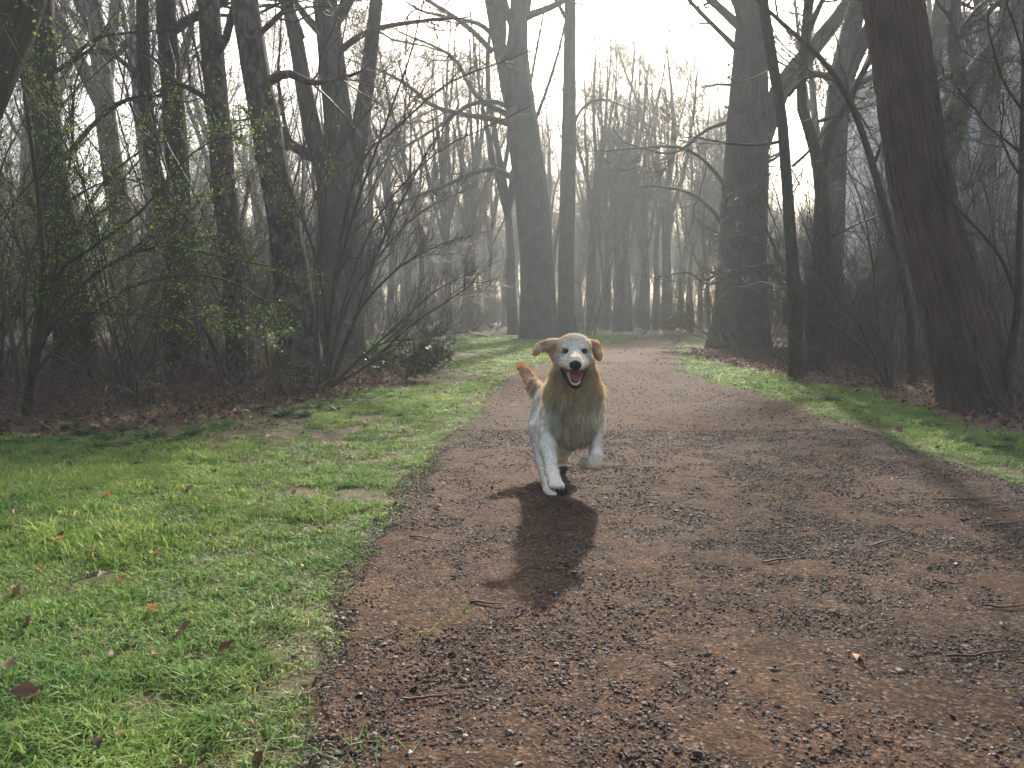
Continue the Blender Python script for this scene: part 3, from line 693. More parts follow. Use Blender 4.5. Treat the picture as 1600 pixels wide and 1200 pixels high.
def left_ok(x, y): return x < np.interp(y, [5, 6, 8, 10, 13, 17, 22], [-4.3, -3.1, -2.1, -2.0, -2.1, -3.8, -5.5]) and x > -.72 * y - 1.2
def right_ok(x, y): return x > np.interp(y, [6, 8, 10, 14, 20, 26], [5.4, 4.6, 4.3, 4.4, 6.2, 8.0]) and x < .72 * y + 1.2
def far_ok(x, y): return abs(x) < .75 * y and not (edge(EDGE_L, y) - (7 if y < 32 else 1) < x < edge(EDGE_R, y) + 1.6)
LANDMARKS = [(*at(px, 600, Y)[:2], nm) for px, Y, nm in [(122, 9, 'leftmost mossy trunk'), (290, 9.6, 'low-forked trunk'), (378, 9.1, 'slender flaking birch'), (470, 8.5, 'ragged birch'), (522, 13, 'many-stemmed grey tree'),
    (1156, 20, 'huge upright trunk'), (1243, 10, 'slender greenish trunk'), (1272, 11.5, 'crooked dark tree'), (1290, 16, 'pale forked tree'), (1352, 13, 'pale leaning tree'), (1541, 6.9, 'leaning reddish trunk'), (1438, 19, 'grey trunk behind the leaning one')]]
def lab_of(what, gl, gr):
    def f(x, y):
        side = 'left' if x < edge(EDGE_L, min(y, 43)) else 'right'
        near_ = 'at the edge of the wood' if y < 11 else 'deeper in the wood' if y < 22 else 'far back in the haze'
        best = min(LANDMARKS, key=lambda m_: (m_[0] - x) ** 2 + (m_[1] - y) ** 2)
        d_ = math.hypot(best[0] - x, best[1] - y)
        if d_ < 1.6:
            rel = 'behind' if y > best[1] + .7 else 'in front of' if y < best[1] - .7 else 'left of' if x < best[0] else 'right of'
            return f'{what} {rel} the {best[2]}', f'{gl} {rel} the {best[2]}'
        return f'{what} {near_}, {side} of the path', f'{gl} {near_}, {side} of the path'
    return f
place(S1, scat(15, -14, -2, 7, 21, .8, left_ok) + scat(19, 4, 16, 8, 22, .8, right_ok), lab_of('tall bare brown shrub', 'tall bare shrubs', ''))
place(S2, scat(10, -14, -2, 7.5, 15, .9, left_ok) + scat(16, 4, 16, 7.5, 22, .8, right_ok) + scat(34, -30, 32, 24, 52, 1.5, far_ok, 1.1, 1.8), lab_of('reddish bushy bare shrub', 'reddish bare shrubs', ''))
place(S3, scat(6, -7, -2.6, 6.3, 9.5, .75, left_ok, .8, 1.1), lab_of('budding green shrub', 'budding green shrubs', ''))
place(S4, scat(14, -15, -2.3, 8, 24, 1.0, left_ok) + scat(20, 4.6, 18, 9, 24, 1.0, right_ok) + scat(30, -34, 34, 26, 60, 2, far_ok, 1.0, 1.6), lab_of('clump of thin upright poles', 'clumps of upright poles', ''))
place(S5, scat(16, -9, -1.9, 5.6, 14, .45, lambda x, y: left_ok(x - .15, y), .7, 1.2) + scat(34, 4, 12, 6.5, 18, .45, lambda x, y: right_ok(x + .3, y), .6, 1.0) + scat(40, -20, 22, 22, 45, 1.0, far_ok, .9, 1.6), lab_of('low tangled bramble', 'low brambles', ''))

# shrubs whose stems the photo shows one by one
def drawn_shrub(kind, label, stems, Y, mt, seed, dy=0, nb=10, blen=.7, ntw=6, nt2=2, rmin=.0019, leafy=0, cat='shrub', trop=.05, ang=.45):
    rng = np.random.default_rng(seed); base = at(stems[0][0][0], stems[0][0][1], Y); base[2] = 0
    root = empty(kind, base, label, cat); Ps = []; Rs = []
    for k, s_ in enumerate(stems):
        n = len(s_); w = np.linspace(.6, .13, n)
        pts = [(x, y, max(s_[0][2] * w[i], 1.3)) if True else 0 for i, (x, y, *_) in enumerate(s_)]
        P, R = px_line(pts, Y, dy * ((k % 3) - 1), 16); Ps.append(P); Rs.append(R)
        b = Bag(); b.tubes(P[None], R[None], 7); link('stem', b.mesh('stem', base), mt, root)
    P0, R0 = np.array(Ps), np.array(Rs)
    P1, R1 = grow(rng, P0, R0, nb, .25, 1, blen, ang, .5, 5, .14, trop, rmin * 1.6, .3)
    P2, R2 = grow(rng, P1, R1, ntw, .1, 1, blen * .5, .55, .6, 3, .15, trop, rmin, .5)
    b = Bag(); b.tubes(P1, R1, 4); b.tubes(P2, R2, 3)
    if nt2: P3, R3 = grow(rng, P2, R2, nt2, .1, 1, blen * .2, .6, .8, 2, .2, trop, rmin, .6); b.tubes(P3, R3, 3)
    link('twigs', b.mesh('twigs', base), mt, root)
    if leafy:
        pts = np.concatenate([P2[:, 1:].reshape(-1, 3), P1[:, 2:].reshape(-1, 3)]); pts = pts[rng.permutation(len(pts))[:leafy]]
        V, F = leaves_at(rng, pts, .019, 3, .013); lb = Bag()
        cc = np.array([.18, .29, .045]) * rng.uniform(.6, 1.6, (len(V) // 4, 1)); lb.add(V, F, np.repeat(cc, 4, 0)); link('leaves', lb.mesh('leaves', base, False), M_bud, root)
    return root
drawn_shrub('arching_shrub', 'dark arching bare shrub fanning out over the lawn beside the ragged birch',
    [[(512, 606, 12), (515, 500), (535, 400), (560, 310), (600, 200), (640, 90), (662, 0)], [(516, 606, 10), (548, 520), (580, 420), (625, 320), (672, 230), (720, 160)],
     [(520, 604, 9), (570, 555), (630, 500), (680, 455), (744, 422)], [(518, 604, 9), (575, 570), (640, 510), (700, 470), (742, 440)],
     [(505, 606, 11), (508, 470), (480, 360), (440, 270), (400, 190)], [(510, 600, 9), (545, 470), (600, 390), (660, 330), (745, 290)],
     [(514, 600, 9), (560, 490), (610, 430), (660, 395), (722, 370)], [(508, 600, 10), (525, 420), (560, 260), (620, 200), (700, 130), (790, 95), (850, 70)],
     [(510, 600, 8), (538, 470), (590, 340), (680, 240), (780, 190), (880, 140)], [(515, 604, 7), (590, 540), (650, 530), (715, 520)], [(500, 600, 8), (495, 450), (510, 300), (520, 170), (560, 60)]],
    8.2, M_twig, 301, dy=.9, nb=17, blen=.62, ntw=8)
drawn_shrub('budding_shrub', 'budding shrub with long arching leafy boughs at the far left of the verge',
    [[(40, 650, 26), (52, 560), (66, 470), (62, 330), (45, 200), (30, 90)], [(48, 600, 14), (80, 500), (160, 420), (250, 385), (340, 400), (440, 420)], [(50, 590, 13), (100, 530), (200, 450), (320, 430), (410, 470), (445, 545)],
     [(46, 600, 12), (85, 440), (140, 390), (220, 330), (300, 240), (380, 200)], [(50, 560, 11), (100, 420), (150, 300), (230, 230), (300, 215)], [(30, 620, 16), (10, 480), (-20, 350), (-60, 200)],
     [(44, 600, 10), (90, 500), (190, 490), (290, 500), (380, 520)], [(40, 600, 12), (70, 420), (110, 250), (120, 120), (180, 20)], [(44, 600, 10), (40, 430), (90, 330), (180, 280), (260, 300)]],
    6.4, M_twig_green, 302, dy=.8, nb=12, blen=.7, ntw=6, nt2=1, leafy=2300)
drawn_shrub('yellowish_bush', 'low yellow-green twiggy bush spreading over the bend at the huge trunk',
    [[(1120, 535, 4), (1095, 515), (1065, 508), (1040, 512)], [(1125, 538, 4), (1100, 505), (1080, 480), (1060, 470)], [(1118, 536, 4), (1090, 525), (1060, 520)], [(1128, 536, 4), (1115, 490), (1100, 450), (1095, 420)],
     [(1130, 538, 4), (1118, 500), (1110, 470)], [(1122, 536, 4), (1100, 520), (1075, 500), (1050, 495)]], 18.5,
    simple_mat('twig_yellow', (0.12, 0.13, 0.03), (0.20, 0.19, 0.05), 3, .6), 303, nb=12, blen=.9, ntw=7, rmin=.004, trop=.02)
drawn_shrub('arching_shrub', 'dark arching bare shrub leaning between the huge trunk and the reddish tree',
    [[(1385, 605, 9), (1350, 520), (1310, 470), (1275, 400), (1250, 330)], [(1390, 605, 8), (1372, 500), (1362, 400), (1340, 300), (1290, 200)], [(1395, 605, 7), (1410, 500), (1390, 380), (1350, 260)],
     [(1388, 605, 8), (1345, 540), (1290, 500), (1235, 450), (1200, 430)], [(1392, 605, 6), (1400, 470), (1415, 350)], [(1380, 605, 6), (1330, 560), (1260, 540)]], 8.6, M_twig, 304, dy=.6, nb=10, blen=.6)
drawn_shrub('arching_shrub', 'wiry bare shrub between the leaning reddish trunk and the right edge',
    [[(1580, 600, 7), (1560, 500), (1520, 400), (1490, 300)], [(1585, 600, 7), (1590, 470), (1570, 350), (1600, 220)], [(1575, 605, 6), (1540, 520), (1520, 470)], [(1590, 600, 6), (1560, 440), (1540, 300), (1480, 200)], [(1585, 600, 5), (1620, 480), (1640, 300)],
     [(1578, 605, 6), (1600, 500), (1555, 380), (1555, 260), (1590, 130)]], 8.4, M_twig, 305, dy=.6, nb=12, blen=.8)
# shiny-leaved evergreen bush
def evergreen(label, px, py, Y, size, seed, nl=420):
    rng = np.random.default_rng(seed); base = at(px, py, Y); base[2] = 0
    root = empty('evergreen_bush', base, label, 'bush'); n = 14
    a = rng.uniform(0, 6.28, n); P = np.zeros((n, 5, 3)); d = norm(np.stack([np.cos(a) * .8, np.sin(a) * .8, np.ones(n) * .8], 1))
    for i in range(4): P[:, i + 1] = P[:, i] + d * size / 4; d = norm(d + rng.normal(size=(n, 3)) * .15 + np.array([0, 0, -.12]))
    b = Bag(); b.tubes(P, np.full((n, 5), .006), 4); P1, R1 = grow(rng, P, np.full((n, 5), .006), 6, .3, 1, size * .4, .7, .6, 3, .2, .0, .003); b.tubes(P1, R1, 3)
    link('stem', b.mesh('stem'), M_twig_green, root)
    pts = P1[:, 1:].reshape(-1, 3); pts = pts[rng.permutation(len(pts))[:nl]]
    V, F = leaves_at(rng, pts, .075, 3, .03); lb = Bag(); cc = np.array([.055, .085, .045]) * rng.uniform(.6, 1.6, (len(V) // 4, 1)); lb.add(V, F, np.repeat(cc, 4, 0))
    link('leaves', lb.mesh('leaves', smooth=False), M_ever, root)
M_ever = leaf_mat('glossy_leaf', None or [(0, (1, 1, 1)), (1, (1, 1, 1))], .15, .42, .35, attr=True)
evergreen('bush with glossy dark leaves on the lawn edge below the arching shrub', 632, 590, 10.0, .75, 401)
evergreen('smaller glossy-leaved bush right of the bigger one on the lawn', 668, 570, 11.5, .45, 402, 200)
# ------------------------------------------------------------------ ground cover
def gn_scatter(name, pts, rots, scl, idx, templates, label=None):
    """one object whose points carry small instanced pieces"""
    tcol = bpy.data.collections.new(name + '_pieces')
    for i, (me, mt_) in enumerate(templates):
        if not me.materials: me.materials.append(mt_)
        o = bpy.data.objects.new(f'{name}_piece_{i:02d}', me); tcol.objects.link(o)
    me = bpy.data.meshes.new(name); me.vertices.add(len(pts)); me.vertices.foreach_set('co', np.asarray(pts, np.float32).ravel())
    vvec(me, 'rot', rots)
    a = me.attributes.new('scl', 'FLOAT', 'POINT'); a.data.foreach_set('value', np.asarray(scl, np.float32))
    a = me.attributes.new('idx', 'INT', 'POINT'); a.data.foreach_set('value', np.asarray(idx, np.int32))
    o = link(name, me, None, kind='stuff')
    if label: o['label'] = label
    ng = bpy.data.node_groups.new(name + '_nodes', 'GeometryNodeTree')
    ng.interface.new_socket('Geometry', in_out='INPUT', socket_type='NodeSocketGeometry'); ng.interface.new_socket('Geometry', in_out='OUTPUT', socket_type='NodeSocketGeometry')
    gi = ng.nodes.new('NodeGroupInput'); go = ng.nodes.new('NodeGroupOutput')
    ci = ng.nodes.new('GeometryNodeCollectionInfo'); ci.inputs[0].default_value = tcol; ci.inputs[1].default_value = True; ci.inputs[2].default_value = True
    ip = ng.nodes.new('GeometryNodeInstanceOnPoints'); ip.inputs['Pick Instance'].default_value = True
    def nat(n, t):
        x = ng.nodes.new('GeometryNodeInputNamedAttribute'); x.data_type = t; x.inputs[0].default_value = n; return [s for s in x.outputs if s.enabled and s.name == 'Attribute'][0]
    e2r = ng.nodes.new('FunctionNodeEulerToRotation')
    L = ng.links.new
    L(gi.outputs[0], ip.inputs['Points']); L(ci.outputs[0], ip.inputs['Instance']); L(nat('rot', 'FLOAT_VECTOR'), e2r.inputs[0]); L(e2r.outputs[0], ip.inputs['Rotation'])
    L(nat('scl', 'FLOAT'), ip.inputs['Scale']); L(nat('idx', 'INT'), ip.inputs['Instance Index']); L(ip.outputs[0], go.inputs[0])
    md = o.modifiers.new('scatter', 'NODES'); md.node_group = ng
    return o

g = np.random.default_rng(500)
def tuft(seed, n, rad, h, w, lean, curl=.5):
    r = np.random.default_rng(seed)
    a = r.uniform(0, 6.28, n); q = rad * np.sqrt(r.random(n)); base = np.stack([np.cos(a) * q, np.sin(a) * q, np.full(n, -.006)], 1)
    b = r.uniform(0, 6.28, n); dirn = np.stack([np.cos(b), np.sin(b), np.zeros(n)], 1)
    hh = h * r.uniform(.45, 1.25, n)[:, None]; ln = lean * r.uniform(.2, 1.6, n)[:, None]
    side = np.stack([-np.sin(b), np.cos(b), np.zeros(n)], 1) * (w * r.uniform(.6, 1.3, n)[:, None])
    up = np.array([0, 0, 1.])
    p1 = base + up * hh * .55 + dirn * hh * ln * .35; p2 = base + up * hh * (1 - curl * ln * .5) + dirn * hh * ln * 1.1
    V = np.stack([base - side, base + side, p1 - side * .8, p1 + side * .8, p2], 1).reshape(-1, 3)
    i = np.arange(n)[:, None] * 5
    me = mesh_np('tuft', V, [i + np.array([[0, 1, 3, 2]]), i + np.array([[2, 3, 4]])], False)
    v = r.uniform(.65, 1.3, n)[:, None] * (1 + np.stack([r.uniform(-.15, .35, n), np.zeros(n), r.uniform(-.2, .4, n)], 1))
    dry = (r.random(n) < .03)[:, None]; v = np.where(dry, np.array([2.6, 1.5, 1.7]) * .8, v)
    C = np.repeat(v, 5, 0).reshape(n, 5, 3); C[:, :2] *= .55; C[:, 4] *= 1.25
    vcol(me, 'col', C.reshape(-1, 3)); return me
M_grass = leaf_mat('grass_blade', [(0.0, (0.12, 0.24, 0.050)), (0.5, (0.17, 0.31, 0.07)), (1.0, (0.26, 0.38, 0.11))], .55, .5, .3, big=(.9, (.75, .85, .9), (1.2, 1.12, .9)))
M_moss = leaf_mat('frosted_grass_blade', [(0.0, (0.16, 0.25, 0.08)), (1.0, (0.29, 0.37, 0.17))], .5, .45, .35)
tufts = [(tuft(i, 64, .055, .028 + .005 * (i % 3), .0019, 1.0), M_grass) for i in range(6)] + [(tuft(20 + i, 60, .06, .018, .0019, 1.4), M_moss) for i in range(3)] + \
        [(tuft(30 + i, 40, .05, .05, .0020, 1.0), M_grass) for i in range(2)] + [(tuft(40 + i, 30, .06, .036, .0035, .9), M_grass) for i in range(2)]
P_ = []; I_ = []; S_ = []
def add_grass(n, x0, x1, y0, y1, idx_f, dens_f, s0=.8, s1=1.3):
    x = g.uniform(x0, x1, n); y = g.uniform(y0, y1, n)
    k = g.random(n) < dens_f(x, y); x, y = x[k], y[k]
    P_.append(np.stack([x, y, hfun(x, y)], 1)); I_.append(idx_f(x, y)); S_.append(g.uniform(s0, s1, len(x)))
def mix_idx(x, y):
    m_ = n2(x, y, 1.6, 61) + .04; r = g.random(len(x))
    i = g.integers(0, 6, len(x)); i = np.where((m_ > .58) & (r < .7), g.integers(6, 9, len(x)), i); i = np.where((n2(x, y, 2.3, 62) > .70) & (r < .5), g.integers(9, 11, len(x)), i)
    near_edge = (x > edge(EDGE_L, y) - .25) & (x < edge(EDGE_R, y) + .3); i = np.where(near_edge & (r < .75), g.integers(6, 9, len(x)), i)
    return i
def dl(x, y):
    w = wob(x, y); e = edge(EDGE_L, y); ee = (e + w * .9 - x) / .12
    inner = np.clip(ee + .3, 0, 1); outer = np.clip((x + w * 2 - edge(GRASS_L, y)) / .6, 0, 1)
    bare = np.clip((n2(x, y, 2.6, 63) - .26) / .10, 0, 1) * (1 - .9 * np.clip((n2(x, y, 9, 64) - .62) / .08, 0, 1)) * (1 - .9 * np.clip((n2(x, y, 18, 67) - .72) / .06, 0, 1))
    patch = np.clip((n2(x, y, .55, 65) - .30) / .15, .25, 1)
    lone = (ee > -3) & (g.random(len(x)) < .02)
    far_thin = np.where((y > 8.5) & (y < 17) & (x < e - 1.0), .3, 1)
    return np.maximum(inner * outer * bare * patch * far_thin, lone * .8)
def dr(x, y):
    w = wob(x + 7, y); e = edge(EDGE_R, y); inner = np.clip((x - e - w * .9) / .12 + .3, 0, 1)
    outer = np.clip((edge(GRASS_R, y) - x - w * 1.5) / .35, 0, 1)
    bare = np.clip((n2(x, y, 2.6, 66) - .14) / .10, 0, 1)
    return inner * outer * bare
add_grass(12500, -3.4, .1, .9, 4.0, mix_idx, dl)
add_grass(12500, -4.9, .1, 3.0, 8.0, mix_idx, dl, .85, 1.4)
big = lambda x, y: np.where(g.random(len(x)) < .5, g.integers(11, 13, len(x)), mix_idx(x, y))
add_grass(5500, -3.4, 1.3, 8.0, 16.0, big, dl, 1.0, 1.6)
add_grass(9000, -6.5, 5, 16.0, 34.0, lambda x, y: g.integers(11, 13, len(x)), dl, 1.3, 2.2)
add_grass(4200, 2.2, 4.2, 2.8, 7.0, mix_idx, dr)
add_grass(3600, 2.2, 4.4, 7.0, 14.0, big, dr, 1.0, 1.6)
add_grass(1500, 3.0, 7, 14.0, 26.0, lambda x, y: g.integers(11, 13, len(x)), dr, 1.2, 1.8)
P_ = np.concatenate(P_); I_ = np.concatenate(I_); S_ = np.concatenate(S_); n = len(P_)
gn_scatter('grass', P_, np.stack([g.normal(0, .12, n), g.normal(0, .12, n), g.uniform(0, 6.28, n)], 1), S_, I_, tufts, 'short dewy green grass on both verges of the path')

# the far-off wood that reads as one mass
def join_np(mes):
    b = Bag()
    for me in mes:
        v = np.empty(len(me.vertices) * 3, np.float32); me.vertices.foreach_get('co', v); f = np.empty(len(me.loops), np.int32); me.loops.foreach_get('vertex_index', f)
        b.add(v.reshape(-1, 3).astype(float), f.reshape(-1, 4))
    me = b.mesh('far_piece'); vvec(me, 'bark', np.concatenate(b.V) * .3); return me
ft = [(join_np([c_.data for c_ in k_.children]), M_pale) for k_ in kinds[:3]] + [(join_np([c_.data for c_ in S_.children]), M_dark) for S_ in (S2, S1, S4)]
xs_, ys_, id_, sc_ = [], [], [], []
t = 0
while len(xs_) < 620 and t < 20000:
    t += 1; y = g.uniform(62, 140); x = g.uniform(-.75, .75) * y
    xs_.append(x); ys_.append(y); id_.append(int(g.integers(0, 3))); sc_.append(g.uniform(.7, .95))
while len(xs_) < 1500:
    y = 44 + 90 * g.random() ** 1.5; x = g.uniform(-.75, .75) * y
    if edge(EDGE_L, min(y, 44)) - 2 < x < edge(EDGE_R, min(y, 44)) + 1 and y < 52: continue
    xs_.append(x); ys_.append(y); id_.append(3 + int(g.integers(0, 3))); sc_.append(g.uniform(.45, .95))
n = len(xs_)
gn_scatter('distant_wood', np.stack([xs_, ys_, np.zeros(n)], 1), np.stack([np.zeros(n), np.zeros(n), g.uniform(0, 6.28, n)], 1), sc_, id_, ft, 'far wood of bare trees and scrub fading into the haze')

# gravel and grit on the path
def stone_mesh(seed, flat=.55):
    r = np.random.default_rng(seed)
    V = np.array([(1, 0, 0), (.3, .95, 0), (-.8, .6, 0), (-.8, -.6, 0), (.3, -.95, 0), (.4, .3, .9), (-.5, 0, .8), (.3, -.5, .7), (0, 0, -.7)], float)
    V = V * r.uniform(.75, 1.25, V.shape) * np.array([1, r.uniform(.55, .95), flat])
    F = np.array([(0, 1, 5), (1, 2, 5), (2, 6, 5), (2, 3, 6), (3, 4, 7), (3, 7, 6), (4, 0, 7), (0, 5, 7), (5, 6, 7), (1, 0, 8), (2, 1, 8), (3, 2, 8), (4, 3, 8), (0, 4, 8)])
    return mesh_np('stone', V, F, False)
m, nt, out = mat('grit'); M_grit = m
oi = N(nt, 'ShaderNodeObjectInfo')
c = ramp(nt, oi.outputs['Random'], [(0.0, (0.016, 0.014, 0.014)), (0.25, (0.040, 0.031, 0.027)), (0.5, (0.080, 0.057, 0.046)), (0.75, (0.11, 0.080, 0.062)), (0.92, (0.14, 0.11, 0.088)), (1.0, (0.30, 0.27, 0.23))]).outputs[0]
p = N(nt, 'ShaderNodeBsdfPrincipled'); p.inputs['Roughness'].default_value = .7; p.inputs['Specular IOR Level'].default_value = .2
nt.links.new(c, p.inputs['Base Color']); nt.links.new(p.outputs[0], out.inputs[0])
stones = [(stone_mesh(i, [.45, .6, .35, .7][i % 4]), M_grit) for i in range(7)]
Pp, Sp = [], []
def add_grit(n, y0, y1, smin, smax, pw=2.2):
    y = g.uniform(y0, y1, n) if y1 < 6 else y0 + (y1 - y0) * g.random(n) ** 1.3
    u = g.random(n); l_, r_ = edge(EDGE_L, y) - .06, edge(EDGE_R, y) + .06
    x = l_ + (r_ - l_) * u; x = x + wob(x, y) * (1 - np.clip(u * 8, 0, 1))
    k = g.random(n) < np.clip(1.9 * n2(x * 2.2, y * .8, 1.0, 71) - .20, .3, 1); x, y = x[k], y[k]
    s = smin + (smax - smin) * g.random(len(x)) ** pw
    Pp.append(np.stack([x, y, path_h(x, y) + s * .05], 1)); Sp.append(s)
add_grit(110000, 1.1, 3.0, .0018, .0068, 3.0); add_grit(90000, 2.6, 5.5, .0022, .0078, 3.6); add_grit(16000, 5, 14, .005, .012, 3)
add_grit(900, 1.2, 4, .007, .013); add_grit(500, 3, 9, .009, .015)
Pp = np.concatenate(Pp); Sp = np.concatenate(Sp); n = len(Pp)
gn_scatter('gravel', Pp, np.stack([g.normal(0, .35, n), g.normal(0, .35, n), g.uniform(0, 6.28, n)], 1), Sp, g.integers(0, 7, n), stones, 'loose grit and small stones of the cinder path')

# dead leaves
def leaf_mesh(seed, n=5):
    r = np.random.default_rng(seed); u = np.linspace(0, 1, n); w = np.sin(u * math.pi) ** .7 * .34 * (1 + .3 * np.sin(u * 9 + seed))
    z = .24 * np.sin(u * 3 + r.uniform(0, 3)) + .05 * r.normal(size=n); cup = r.uniform(.3, .9)
    c_ = np.stack([u - .5, np.zeros(n), z], 1); l = np.stack([u - .5, w, z + w * cup * 1.4], 1); q = np.stack([u - .5 + .03, -w, z + w * cup], 1)
    V = np.concatenate([l, c_, q]); i = np.arange(n - 1)
    F = np.concatenate([np.stack([i, i + n, i + n + 1, i + 1], 1), np.stack([i + n, i + 2 * n, i + 2 * n + 1, i + n + 1], 1)])
    me = mesh_np('dead_leaf', V, F); vcol(me, 'col', np.ones((len(V), 3))); return me
M_dead = leaf_mat('dead_leaf', [(0.0, (0.045, 0.028, 0.022)), (0.4, (0.13, 0.070, 0.048)), (0.75, (0.24, 0.13, 0.085)), (0.93, (0.34, 0.20, 0.12)), (1.0, (0.42, 0.20, 0.08))], .25, .6, .35)
lv = [(leaf_mesh(i), M_dead) for i in range(6)]
def litter(name, x0, x1, y0, y1, n, dens, s0, s1, lab):
    x = g.uniform(x0, x1, n); y = y0 + (y1 - y0) * g.random(n); k = g.random(n) < dens(x, y); x, y = x[k], y[k]; n = len(x)
    gn_scatter(name, np.stack([x, y, hfun(x, y) + .012 + .02 * g.random(n)], 1), np.stack([g.normal(0, .5, n), g.normal(0, .5, n), g.uniform(0, 6.28, n)], 1), g.uniform(s0, s1, n), g.integers(0, 6, n), lv, lab)
litter('leaf_litter', -14, -1.2, 4.6, 20, 30000, lambda x, y: np.clip((edge(GRASS_L, y) + .5 - x + wob(x, y)) / .5, 0.02, 1) * (x < edge(EDGE_L, y) - .3), .03, .07, 'brown dead leaves under the left thicket')
litter('leaf_litter', 2.4, 15, 4.6, 20, 24000, lambda x, y: np.clip((x - edge(GRASS_R, y) + .3 + wob(x, y)) / .3, 0.03, 1), .03, .065, 'brown dead leaves under the right thicket')
litter('fallen_leaves', -3.4, 4.2, 1.2, 15, 6500, lambda x, y: np.where((x < edge(EDGE_L, y)) | (x > edge(EDGE_R, y)), np.where(y > 7, .95, .42), .035), .016, .034, 'scattered dead leaves in the grass and on the path')

# tangled dry undergrowth
def tangle(name, keep, x0, x1, y0, y1, n, h, lab, mt_):
    b = Bag(); x = g.uniform(x0, x1, n * 3); y = y0 + (y1 - y0) * g.random(n * 3) ** 1.2; k = keep(x, y); x, y = x[k][:n], y[k][:n]; n = len(x)
    P = np.empty((n, 5, 3)); P[:, 0] = np.stack([x, y, hfun(x, y) - .02], 1); a = g.uniform(0, 6.28, n)
    d = norm(np.stack([np.cos(a) * .6, np.sin(a) * .6, g.uniform(.3, 1.6, n)], 1)); L = h * g.uniform(.4, 1.4, n)
    for i in range(4):
        P[:, i + 1] = P[:, i] + d * (L / 4)[:, None]; d = norm(d + g.normal(size=(n, 3)) * .28 + np.array([0, 0, -.32]))
        P[:, i + 1, 2] = np.maximum(P[:, i + 1, 2], P[:, 0, 2] + .02)
    b.tubes(P, np.full((n, 1), .0022) * np.linspace(1, .6, 5)[None] * g.uniform(.6, 1.4, n)[:, None] * (1 + y[:, None] * .03), 3)
    o = link(name, b.mesh(name), mt_, kind='stuff'); o['label'] = lab
M_dry = simple_mat('dry_stem', (0.085, 0.050, 0.038), (0.20, 0.135, 0.095), 1.5, .7)
tangle('undergrowth', lambda x, y: (x < edge(GRASS_L, y) + .25), -13, -1.2, 4.7, 15, 7000, .5, 'brown tangled bramble stems along the foot of the left thicket', M_dry)
tangle('undergrowth', lambda x, y: (x > edge(GRASS_R, y) + .35), 3.5, 13, 5.2, 17, 6000, .4, 'brown tangled stems along the foot of the right thicket', M_dry)

# green weeds at the edge of the wood
def weed(seed, n, L, w, kind='fern'):
    r = np.random.default_rng(seed); b = Bag()
    a = r.uniform(0, 6.28, n); P = np.zeros((n, 6, 3)); d = norm(np.stack([np.cos(a), np.sin(a), r.uniform(.5, 1.8, n)], 1)); LL = L * r.uniform(.6, 1.2, n)
    for i in range(5): P[:, i + 1] = P[:, i] + d * (LL / 5)[:, None]; d = norm(d + np.array([0, 0, -.28]) + r.normal(size=(n, 3)) * .06)
    T = norm(P[:, -1] - P[:, 0]); side = norm(np.cross(T, np.array([0, 0, 1.])))
    Vs = []; 
    for j in range(2, 6):
        for sgn in (-1, 1):
            for k in range(3):
                o_ = P[:, j] + (P[:, j - 1] - P[:, j]) * (k / 3); ln = w * (1.25 - j * .14) * r.uniform(.6, 1.2, (n, 1))
                e = o_ + (side * sgn + T * .5) * ln + np.array([0, 0, -.2]) * ln; f = T * ln * .22
                Vs.append(np.stack([o_, o_ * .5 + e * .5 + f, e, o_ * .5 + e * .5 - f], 1))
    V = np.concatenate(Vs).reshape(-1, 3); F = np.arange(len(V) // 4)[:, None] * 4 + np.array([[0, 1, 2, 3]])
    col = np.array([.045, .10, .038]) * r.uniform(.6, 1.7, (len(F), 1)); b.add(V, F, np.repeat(col, 4, 0))
    Vt, Ft = tubes(P, np.full((n, 6), .0018), 3); b.add(Vt, Ft, np.array([.06, .10, .03])); return b.mesh('weed', smooth=False)
M_weed = leaf_mat('weed_leaf', [(0, (1, 1, 1)), (1, (1, 1, 1))], .35, .6, .2, attr=True)
wm = [weed(i, 34, .17, .030) for i in range(4)]
wsp = [(20, 690), (55, 684), (95, 690), (130, 676), (165, 686), (200, 672), (240, 684), (110, 668), (60, 670), (270, 692), (300, 680), (150, 700), (345, 668), (210, 694),
       (425, 632), (450, 645), (470, 628), (490, 640), (512, 630), (440, 650), (480, 652), (525, 642), (405, 640), (1190, 584), (1420, 664), (1500, 690), (1545, 700), (1590, 706), (1460, 668), (1570, 690), (1350, 640), (1300, 628)]
for i, (px, py) in enumerate(wsp):
    q = grd(px, py); q[2] = hfun(q[0], q[1]) - .01
    if px < 360: lab, gp = 'feathery dark green weed at the brown undergrowth left of the lawn', 'green weeds along the left undergrowth'
    elif px < 600: lab, gp = 'feathery green weed at the foot of the ragged birch', 'green weeds at the birch foot'
    else: lab, gp = 'feathery green weed on the right verge by the trunks', 'green weeds on the right verge'
    o = link('weed', wm[i % 4], M_weed, None, q); o['label'] = lab; o['category'] = 'weed'; o['group'] = gp
    o.rotation_euler = (0, 0, g.uniform(0, 6.28)); s = g.uniform(.6, 1.0); o.scale = (s, s, s * .75)

